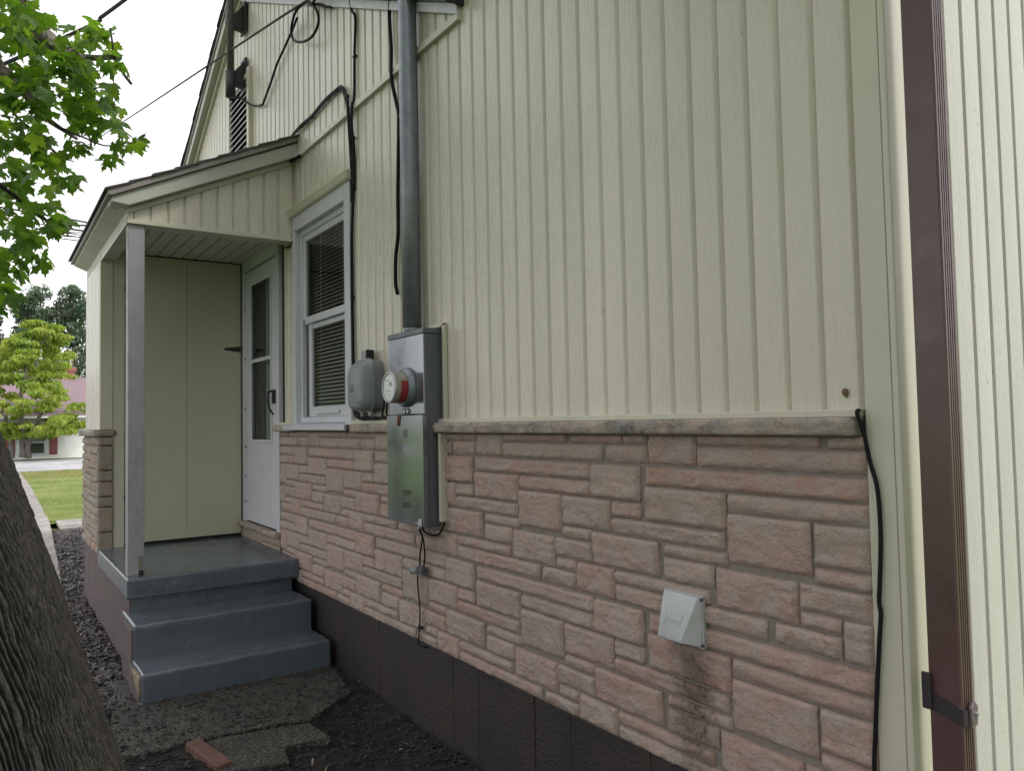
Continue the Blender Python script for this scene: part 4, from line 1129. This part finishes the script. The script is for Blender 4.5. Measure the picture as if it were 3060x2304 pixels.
def chips(name, n, area, mat, size, seed, zf, label):
    rnd = random.Random(seed); vs = []; fs = []
    for i in range(n):
        x, y = area(rnd)
        l, wd, t = size * rnd.uniform(.5, 1.6), size * rnd.uniform(.18, .45), size * rnd.uniform(.06, .16)
        m = Matrix.Translation((x, y, zf(x, y) + t * rnd.uniform(.4, 2.4))) @ Matrix.Rotation(rnd.uniform(0, 6.3), 4, 'Z') @ Matrix.Rotation(rnd.gauss(0, .35), 4, 'Y') @ Matrix.Rotation(rnd.gauss(0, .35), 4, 'X')
        k = len(vs)
        j = rnd.uniform(.3, 1)
        for p in ((-l, -wd, -t), (l, -wd * j, -t), (l * .9, wd, -t), (-l * .8, wd * j, -t), (-l, -wd, t), (l, -wd * j, t), (l * .9, wd, t), (-l * .8, wd * j, t)):
            vs.append(tuple(m @ Vector((p[0] / 2, p[1] / 2, p[2] / 2))))
        fs += [tuple(q + k for q in f) for f in ((0, 3, 2, 1), (4, 5, 6, 7), (0, 1, 5, 4), (1, 2, 6, 5), (2, 3, 7, 6), (3, 0, 4, 7))]
    me = bpy.data.meshes.new(name); me.from_pydata(vs, [], fs)
    return tag(link(name, me, mat), label, None, None, 'stuff')
def bed(r):
    x = -4.4 - 8.4 * r.random() ** 1.2
    lim = -1.25 + (-6.6 - x) * 0.055 if x < -6.6 else -1.6
    return x, r.uniform(max(lim, -1.75), -1.04 if x > -7.5 else -0.3)
chips('bark_mulch', 6500, bed, M['chip'], 0.05, 3, soil_z, 'grey-brown bark mulch between the pale walk and the porch')
def near(r):
    while True:
        x, y = r.uniform(-4.6, -0.3), r.uniform(-2.2, -0.02)
        if not (-4.9 < x < -3.72 and -1.15 < y < -0.03) or r.random() < 0.10: return x, y
chips('ground_litter', 9000, near, plain('dark_litter', (0.035, 0.03, 0.028), 0.85, 0, 0.6, 50), 0.028, 5, soil_z, 'dark wood litter strewn over the damp soil')
chips('pale_litter', 420, near, M['debris'], 0.022, 6, lambda x, y: soil_z(x, y) + 0.006, 'pale twigs and chips scattered on the dark soil')
def near2(r): return r.uniform(-4.6, -3.75), r.uniform(-1.25, -0.1)
chips('pad_litter', 500, near2, plain('dark_litter_pad', (0.03, 0.027, 0.025), 0.85, 0, 0.6, 50), 0.025, 8, lambda x, y: 0.011, 'dark crumbs lying on the pebbled concrete pad')

# ================================================================== TREES
def leaf_shape():
    h = [(0.0, 0.0), (0.10, 0.02), (0.30, -0.10), (0.34, 0.02), (0.47, 0.04), (0.40, 0.14), (0.58, 0.28), (0.50, 0.33), (0.66, 0.52), (0.45, 0.47), (0.40, 0.56), (0.19, 0.47), (0.22, 0.66), (0.30, 0.72), (0.17, 0.80), (0.11, 0.84)]
    return h + [(0.0, 1.08)] + [(-x, y) for x, y in h[:0:-1]]
LS = leaf_shape()
def leaf_verts(droop=0.25, fold=0.18):
    out = [(0, 0.36, 0.0)]
    for x, y in LS:
        out.append((x, y, -droop * (y * y * 0.5 + x * x) + fold * abs(x)))
    n = len(LS)
    return out, [(0, 1 + i, 1 + (i + 1) % n) for i in range(n)]
leaf_meshes = []
for i in range(6):
    v, f = leaf_verts(0.15 + 0.12 * i, 0.05 + 0.06 * (i % 3))
    me = bpy.data.meshes.new('leaf'); me.from_pydata(v, [], f); me.materials.append(M['maple']); leaf_meshes.append(me)
def at(px, py, depth):
    """the point at that depth on the sight line of a pixel of the 2212 px wide photograph"""
    k = 3060 / 2212
    return CAM + (RIGHT * ((px * k - 1530) / 2300) + DOWN * ((py * k - 1152) / 2300) + FWD) * depth

# ---- the maple: trunk, limbs, crown
MT = empty('maple_tree', (-2.47, -1.62, 0), 'maple tree with dark furrowed trunk at left and green leaves over the yard', 'tree')
axis = [(-0.15, (-2.44, -1.55), .46), (0.0, (-2.475, -1.62), .39), (0.25, (-2.50, -1.665), .335), (.46, (-2.515, -1.70), .30), (1.0, (-2.58, -1.832), .28), (1.41, (-2.67, -1.965), .27), (2.2, (-2.85, -2.28), .25), (3.0, (-3.0, -2.62), .23), (4.2, (-3.2, -3.0), .20), (5.4, (-3.5, -3.25), .15)]
def ax(z):
    for i in range(len(axis) - 1):
        z0, c0, r0 = axis[i]; z1, c1, r1 = axis[i + 1]
        if z <= z1:
            t = (z - z0) / (z1 - z0); return (c0[0] + (c1[0] - c0[0]) * t, c0[1] + (c1[1] - c0[1]) * t, r0 + (r1 - r0) * t)
    return (*axis[-1][1], axis[-1][2])
vs, fs = [], []
NS, NZN = 880, 400
for j in range(NZN + 1):
    z = -0.15 + (2.3 * j / NZN)
    cx, cy, r0 = ax(z)
    for i in range(NS):
        # finer mesh on the side towards the path
        t = R(-105) + R(210) * i / 800 if i < 800 else R(105) + R(150) * (i - 800) / (NS - 800)
        c, s_ = math.cos(t), math.sin(t)
        tw = t + 0.10 * z
        nd = Vector((c, s_, 0))
        warp = 3.0 * NZ.noise(nd * 2.2 + Vector((0, 0, z * 2.0))) + 2.6 * NZ.noise(nd * 7 + Vector((3, 0, z * 6))) + 1.5 * NZ.noise(nd * 17 + Vector((0, 5, z * 17)))
        ridge = abs(math.sin(tw * 66 + warp))
        crk = NZ.noise(nd * 13 + Vector((7, 2, z * 24)))
        d = 0.023 * ridge ** 0.7 - 0.003 - 0.009 * max(0, crk) * ridge + 0.004 * NZ.noise(nd * 32 + Vector((0, 0, z * 60)))
        d += 0.012 * NZ.noise(Vector((c * 1.2, s_ * 1.2, z * 1.5)))
        r = r0 - 0.020 + d
        if z < 0.3: r += (0.3 - z) * 0.10 * (1 + math.sin(t * 5 + 1))
        vs.append((cx + c * r, cy + s_ * r, z))
for j in range(NZN):
    for i in range(NS):
        q = j * NS
        fs.append((q + i, q + (i + 1) % NS, q + NS + (i + 1) % NS, q + NS + i))
me = bpy.data.meshes.new('trunk'); me.from_pydata(vs, [], fs); me.shade_smooth()
TR = link('trunk', me, M['bark'], MT)
def limb(pts, r0, r1, name='branch', mat=None, parent=MT, seg=10, wob=0.02):
    sp = smooth_path(pts, 7); n = len(sp)
    sp = [p + Vector((NZ.noise(p * 5), NZ.noise(p * 5 + Vector((4, 0, 0))), NZ.noise(p * 5 + Vector((0, 4, 0))))) * wob for p in sp]
    rad = [(r0 + (r1 - r0) * i / (n - 1)) * (1 + 0.12 * NZ.noise(sp[i] * 14)) for i in range(n)]
    return MB().tube(sp, rad, seg).obj(name, mat or M['limb'], parent, smooth=True)
limb([(-2.85, -2.27, 2.12), (-3.0, -2.62, 3.0), (-3.2, -3.0, 4.2), (-3.5, -3.25, 5.4)], .245, .14, 'trunk_upper', M['bark'], MT, 16)
limb([(-3.2, -2.98, 4.1), (-3.8, -2.3, 4.75), at(20, -40, 4.7), at(72, 45, 4.75), at(120, 98, 4.8), at(150, 112, 4.82), at(170, 123, 4.85)], .085, .026)
limb([at(168, 122, 4.85), at(200, 124, 4.9), at(232, 124, 4.95), at(262, 123, 5.0)], .024, .013, 'branch', None, MT, 8, 0.006)
limb([at(238, 60, 4.95), at(243, 95, 4.95), at(246, 118, 4.96), at(262, 150, 4.96), at(284, 180, 4.95)], .006, .010, 'twig', M['bark'], MT, 6, 0.004)
limb([(-3.05, -2.7, 3.3), (-3.8, -2.2, 3.45), at(-30, 120, 4.4), at(8, 155, 4.5), at(40, 180, 4.55), at(70, 215, 4.6), at(110, 262, 4.7), at(165, 300, 4.8)], .07, .008)
limb([at(-20, 60, 4.6), at(40, 75, 4.75), at(110, 105, 4.9), at(175, 160, 5.0), at(215, 200, 5.1)], .014, .004, 'twig', M['bark'], MT, 6, 0.02)
limb([at(-20, 180, 4.5), at(20, 235, 4.6), at(60, 275, 4.7), at(120, 330, 4.8), at(160, 350, 4.85)], .012, .004, 'twig', M['bark'], MT, 6, 0.02)
limb([at(95, 250, 4.6), at(150, 285, 4.7), at(230, 310, 4.9), at(300, 305, 5.0)], .010, .003, 'twig', M['bark'], MT, 6, 0.02)
limb([at(-20, 380, 4.2), at(40, 430, 4.4), at(100, 480, 4.6), at(150, 500, 4.7)], .014, .004, 'twig', M['bark'], MT, 6, 0.02)
limb([at(-30, 560, 3.9), at(10, 600, 4.0), at(30, 650, 4.05)], .010, .003, 'twig', M['bark'], MT, 6, 0.02)
limb([(-3.3, -3.1, 4.6), (-2.0, -3.0, 5.8), (-0.4, -3.3, 6.5), (1.2, -3.2, 6.8)], .10, .03)
limb([(-3.4, -3.2, 5.0), (-4.6, -4.2, 6.2), (-5.8, -5.0, 7.0)], .09, .03)
limb([(-3.3, -3.1, 4.4), (-2.2, -4.4, 5.4), (-1.0, -5.6, 6.0)], .09, .03)
clusters = [(50, 50, 62, 4.6), (120, 105, 62, 4.9), (40, 150, 75, 4.6), (120, 170, 70, 4.8), (205, 160, 42, 5.0), (232, 92, 30, 5.1), (160, 225, 62, 4.9), (50, 245, 75, 4.6), (225, 245, 40, 5.0), (278, 300, 30, 5.1), (180, 285, 45, 5.0), (110, 300, 58, 4.8), (245, 335, 26, 5.0), (30, 335, 65, 4.5), (110, 365, 45, 4.7), (150, 385, 22, 4.8), (25, 440, 52, 4.4), (85, 470, 48, 4.6), (130, 485, 32, 4.7), (40, 530, 46, 4.4), (85, 560, 22, 4.5), (15, 585, 36, 4.2), (8, 650, 36, 4.1), (255, 145, 18, 5.0), (300, 310, 12, 5.1), (20, 10, 60, 4.5), (185, 75, 35, 5.0), (215, 205, 30, 5.0)]
rnd = random.Random(21)
CR = MB().tube([at(100, 130, 4.85), at(101, 131, 4.85)], 0.002, 4).obj('crown', M['bark'], MT)
lv = []
for (px, py, r, dep) in clusters:
    n = int(r * r * math.pi / 470) + 4
    for q in range(n):
        a_ = rnd.uniform(0, 6.283); rr_ = r * math.sqrt(rnd.random())
        p = at(px + rr_ * math.cos(a_), py + rr_ * math.sin(a_), dep + rnd.uniform(-.45, .45))
        lv.append(p)
def leaf_matrix(p, s):
    # blades hang: tip down and outwards, upper face mostly up and towards the light
    yaw = rnd.uniform(0, 6.283)
    m = Matrix.Translation(p) @ Matrix.Rotation(yaw, 4, 'Z') @ Matrix.Rotation(-rnd.uniform(0.1, 1.25), 4, 'X') @ Matrix.Rotation(rnd.gauss(0, .35), 4, 'Y')
    return m @ Matrix.Scale(s, 4) @ Matrix.Translation((0, -0.3, 0))
rnd.shuffle(lv)
fv, ff = [], []
def add_leaf(p, s, i):
    m = leaf_matrix(p, s); me = leaf_meshes[i % 6]; k = len(fv)
    fv.extend(tuple(m @ v.co) for v in me.vertices); ff.extend(tuple(q + k for q in f.vertices) for f in me.polygons)
for i, p in enumerate(lv):
    s = rnd.uniform(.075, .125)
    if i < 290:
        o = link('leaf', leaf_meshes[i % 6], None, CR)
        o.matrix_world = leaf_matrix(p, s); o.matrix_local = leaf_matrix(p, s)
    else: add_leaf(p, s, i)
# rest of the crown, plus unseen low leaf masses added behind the camera for shade
blobs = [((-3.6, -3.4, 6.2), 1.7), ((-2.0, -3.0, 6.4), 1.1), ((-0.4, -3.5, 6.9), 1.3), ((1.0, -3.3, 7.0), 1.2), ((-5.6, -4.9, 6.8), 1.5), ((-1.2, -5.4, 6.2), 1.7), ((-3.2, -4.6, 7.6), 1.8), ((-1.6, -3.8, 7.4), 1.6), ((0.6, -4.0, 7.0), 1.5), ((1.4, -5.5, 6.0), 1.5), ((3.2, -3.2, 3.6), 1.7), ((4.6, -1.6, 3.9), 1.7), ((4.4, -3.4, 5.8), 1.9), ((3.6, -4.6, 2.6), 1.5), ((5.0, -1.2, 3.0), 1.6), ((5.6, -2.8, 3.0), 1.7), ((4.4, -0.6, 5.4), 1.5), ((-1.4, -5.6, 4.2), 1.4), ((1.2, -6.0, 4.2), 1.6), ((-3.6, -6.4, 6.2), 1.6)]
for (c, r) in blobs:
    for q in range(int(520 * r)):
        d = Vector((rnd.gauss(0, 1), rnd.gauss(0, 1), rnd.gauss(0, 1))).normalized() * r * rnd.uniform(.45, 1.0) ** .6
        d.z *= 0.65
        p = Vector(c) + d
        v = p - CAM
        add_leaf(p, rnd.uniform(.10, .17), q)
me = bpy.data.meshes.new('foliage'); me.from_pydata(fv, [], ff)
tag(link('foliage', me, M['maple'], MT), kind='stuff')

# ---- trees and house across the street
def clump_tree(name, base, trunks, lobes, n, leaf, mat, label, seed, group=None, droop=0.5, trunk_mat=None):
    t = empty(name, base, label, 'tree', group)
    r_ = random.Random(seed)
    for pts, ra, rb in trunks: limb([Vector(base) + Vector(p) for p in pts], ra, rb, 'trunk', trunk_mat or M['farbark'], t, 8, 0.05)
    vs, fs = [], []
    tot = sum(l[3] * l[4] * l[5] for l in lobes)
    for (x, y, z, rx, ry, rz) in lobes:
        m = int(n * rx * ry * rz / tot) + 20
        for q in range(m):
            d = Vector((r_.gauss(0, 1), r_.gauss(0, 1), r_.gauss(0, 1))).normalized() * r_.uniform(.3, 1) ** .45
            p = Vector(base) + Vector((x + d.x * rx, y + d.y * ry, z + d.z * rz))
            # uneven outline
            if NZ.noise(p * (1.3 / max(rx, .3))) < -0.22: continue
            s = leaf * r_.uniform(.6, 1.4)
            mm = Matrix.Translation(p) @ Matrix.Rotation(r_.uniform(0, 6.3), 4, 'Z') @ Matrix.Rotation(-r_.uniform(.0, 1.0) - droop * .6, 4, 'X') @ Matrix.Rotation(r_.gauss(0, .4), 4, 'Y')
            k = len(vs)
            for c in ((0, 0, 0), (.30, .4, .05), (0.0, 1.0, -.12), (-.30, .4, .05)): vs.append(tuple(mm @ (Vector(c) * s)))
            fs += [(k, k + 1, k + 2), (k, k + 2, k + 3)]
    me = bpy.data.meshes.new('crown'); me.from_pydata(vs, [], fs)
    link('crown', me, mat, t)
    return t
lob = []
r2 = random.Random(5)
DW = [(1.25, .7), (1.64, 1.35), (1.9, 1.72), (2.26, 1.55), (2.79, 1.15), (3.4, 1.0), (3.83, .8), (4.45, .15)]
def dw_rad(z):
    for i in range(len(DW) - 1):
        if z <= DW[i + 1][0]:
            t = (z - DW[i][0]) / (DW[i + 1][0] - DW[i][0]); return DW[i][1] + (DW[i + 1][1] - DW[i][1]) * max(0, t)
    return .1
def far(p): return (p[0] * 1.66, p[1] * 1.66, 1.34 + (p[2] - 1.44) * 1.66)
for k in range(190):
    z = 1.3 + 3.1 * r2.random() ** 1.25
    a_ = r2.uniform(0, 6.283); q = dw_rad(z) * math.sqrt(r2.uniform(.05, 1))
    e = r2.uniform(.14, .30)
    if z > 2.15 and q * math.sin(a_) + e > 1.02: continue
    lob.append((*far((q * math.cos(a_), q * math.sin(a_), z - 0.05 * q)), e * 1.66, e * 1.66, r2.uniform(.05, .11) * 1.66))
clump_tree('dogwood_tree', (-40.6, 0.25, 0.1), [([far((0, -.6, .66)), far((0, -.62, 1.2)), far((0.1, -.75, 1.8))], .13, .07), ([far((0, -.33, .66)), far((0, -.34, 1.2)), far((0, -.38, 2.4)), far((0, -.1, 3.9))], .13, .04), ([far((0, -.20, .66)), far((0.05, -.19, 1.2)), far((0.1, .2, 2.1))], .12, .06), ([far((0.05, -.19, 1.0)), far((0.1, .1, 1.4)), far((.15, .4, 1.8))], .05, .03)],
           lob, 21000, .17, M['dogwood'], 'yellow-green multi-stemmed tree standing before the white house', 3, None, 0.9)
for i, (y, h, wd, lab) in enumerate([(-2.0, 9.2, 2.6, 'dark broadleaf tree behind the white house, furthest left by the maple leaves'), (0.9, 11.0, 1.9, 'tall thin-topped dark tree in the middle behind the white house'), (3.2, 11.2, 1.9, 'tall dark tree rising behind the brick chimney')]):
    lb = []
    r3 = random.Random(40 + i)
    for k in range(110):
        z = 1.2 + (h - 1.6) * r3.random() ** 0.95
        q = wd * (1.05 - 0.72 * (z / h) ** 1.6) * math.sqrt(r3.random()); a_ = r3.uniform(0, 6.283)
        lb.append((q * math.cos(a_), q * math.sin(a_), z, r3.uniform(.3, .65), r3.uniform(.3, .65), r3.uniform(.3, .6)))
    lb.append((0, 0, h - .5, .4, .4, .6))
    clump_tree('dark_tree', (-60, y, 0), [([(0, 0, 0), (0, .1, h * .5), (0, 0, h * .95)], .22, .04), ([(0, .1, h * .35), (0, wd * .4, h * .6), (0, wd * .5, h * .8)], .09, .03)], lb, 17000, .19, M['conifer'], lab, 60 + i, 'dark trees behind the white house', 0.6)
clump_tree('hedge_tree', (-66, 8, 0), [([(0, 0, 0), (0, 0, 3)], .2, .1)], [(0, -9 + 2.2 * k, 2.6 + 0.6 * (k % 3), 1.6, 1.9, 1.8) for k in range(10)], 14000, .4, M['conifer'], 'low dark row of foliage behind the white house roof', 77)

FH = empty('white_house', (-45, 1, 0), 'low white clapboard house with mauve roof and dark red shutters across the street', 'house')
XF = -42.0
fw = box('wall', XF - 8, XF - 0.02, -9, 9, -0.4, 1.95, M['hsiding'], FH, 0)
for k in range(17):
    z = 0.0 + k * 0.115
    MB().prism([(XF - 0.018, z), (XF + 0.012, z), (XF - 0.002, z + 0.113), (XF - 0.018, z + 0.113)], -9, 9, 'y') if False else None
    mbk = MB()
    mbk.prism([(XF - 0.018, z), (XF + 0.016, z), (XF - 0.004, z + 0.113), (XF - 0.018, z + 0.113)], -9, 9, 'y')
    mbk.obj('clapboard', M['hsiding'], fw)
MB().prism([(XF + 0.5, 1.92), (XF + 0.5, 2.02), (XF - 4.5, 4.08), (XF - 9, 2.0), (XF - 9, 1.9), (XF - 4.5, 3.98)], -9.4, 9.4, 'y').obj('roof', M['hroof'], FH)
box('ridge_cap', XF - 4.6, XF - 4.4, -9.4, 9.4, 4.03, 4.10, M['drip'], FH)
box('gutter', XF + 0.44, XF + 0.52, -9.4, 9.4, 1.90, 2.0, M['hsiding'], FH)
def far_window(y0, y1, z0, z1):
    wn = box('window', XF + 0.0, XF + 0.035, y0 - .1, y1 + .1, z0 - .1, z1 + .1, M['white'], FH, 0)
    zm = (z0 + z1) / 2 - 0.03
    box('pane', XF + 0.036, XF + 0.04, y0, y1, z0, zm - .03, plain('far_glass_dark', (0.03, 0.05, 0.035), 0.08), wn, 0)
    box('pane', XF + 0.036, XF + 0.04, y0, y1, zm + .03, z1, plain('far_glass_sky', (0.25, 0.27, 0.29), 0.1), wn, 0)
far_window(-0.30, 0.57, 0.28, 1.35)
far_window(-3.6, -2.7, 0.28, 1.35)
for (a_, b_) in ((-0.98, -0.56), (0.79, 1.12), (-4.3, -3.95), (-2.35, -2.0)):
    s_ = box('shutter', XF + 0.017, XF + 0.06, a_, b_, 0.2, 1.38, M['shutter'], FH, 0.01)
    for zz in (0.28, 0.84): box('shutter_panel', XF + 0.061, XF + 0.075, a_ + .06, b_ - .06, zz, zz + .46, M['shutter'], s_, 0.01)
CHX = -46.5
ch = box('chimney', CHX - .25, CHX + .25, 1.72, 2.18, 3.4, 4.42, M['mortar'], FH, 0)
for r_ in range(12):
    z = 3.62 + r_ * 0.068
    for k in range(3):
        y0 = 1.715 + k * 0.16 - (0.08 if r_ % 2 else 0)
        a_, b_ = max(y0, 1.712), min(y0 + 0.15, 2.188)
        if b_ - a_ > 0.03: box('brick', CHX + .24, CHX + .258, a_, b_, z, z + 0.058, M['chimney'], ch, 0)
box('chimney_cap', CHX - .3, CHX + .3, 1.66, 2.24, 4.40, 4.58, M['chimney'], ch, 0.01)
box('chimney_crown', CHX - .3, CHX + .3, 1.70, 2.20, 4.581, 4.63, M['walk'], ch, 0.01)
MB().tube([(CHX, 1.95, 4.63), (CHX, 1.95, 4.75), (CHX, 1.95, 4.76), (CHX, 1.95, 4.84)], [.09, .09, .13, .13], 12).obj('flue', M['silver'], ch)

# overhead wires
for i, pts in enumerate([[(-14, -6, 5.15), (-14, -.91, 4.79), (-14, -.27, 4.74), (-14, 2, 4.60), (-14, 30, 5)], [(-14, -6, 4.95), (-14, -.63, 4.62), (-14, -.32, 4.605), (-14, 2, 4.5), (-14, 30, 4.9)], [(-14, -6, 4.85), (-14, -.58, 4.54), (-14, -.35, 4.53), (-14, 2, 4.44), (-14, 30, 4.8)]]):
    cable('utility_wire', pts, (0.014, 0.008, 0.008)[i], ('upper', 'middle', 'lowest')[i] + ' of three thin dark wires crossing the sky left of the porch eave', group='utility wires beside the porch eave', n=5)
cable('tree_cable', [(-9, -2.2, 4.6), (-9, -.90, 5.63), (-9, -.75, 5.79), (-9, -.53, 6.04), (-9, 0.3, 7.0)], 0.02, 'thick grey cable crossing the sky above the maple leaves')
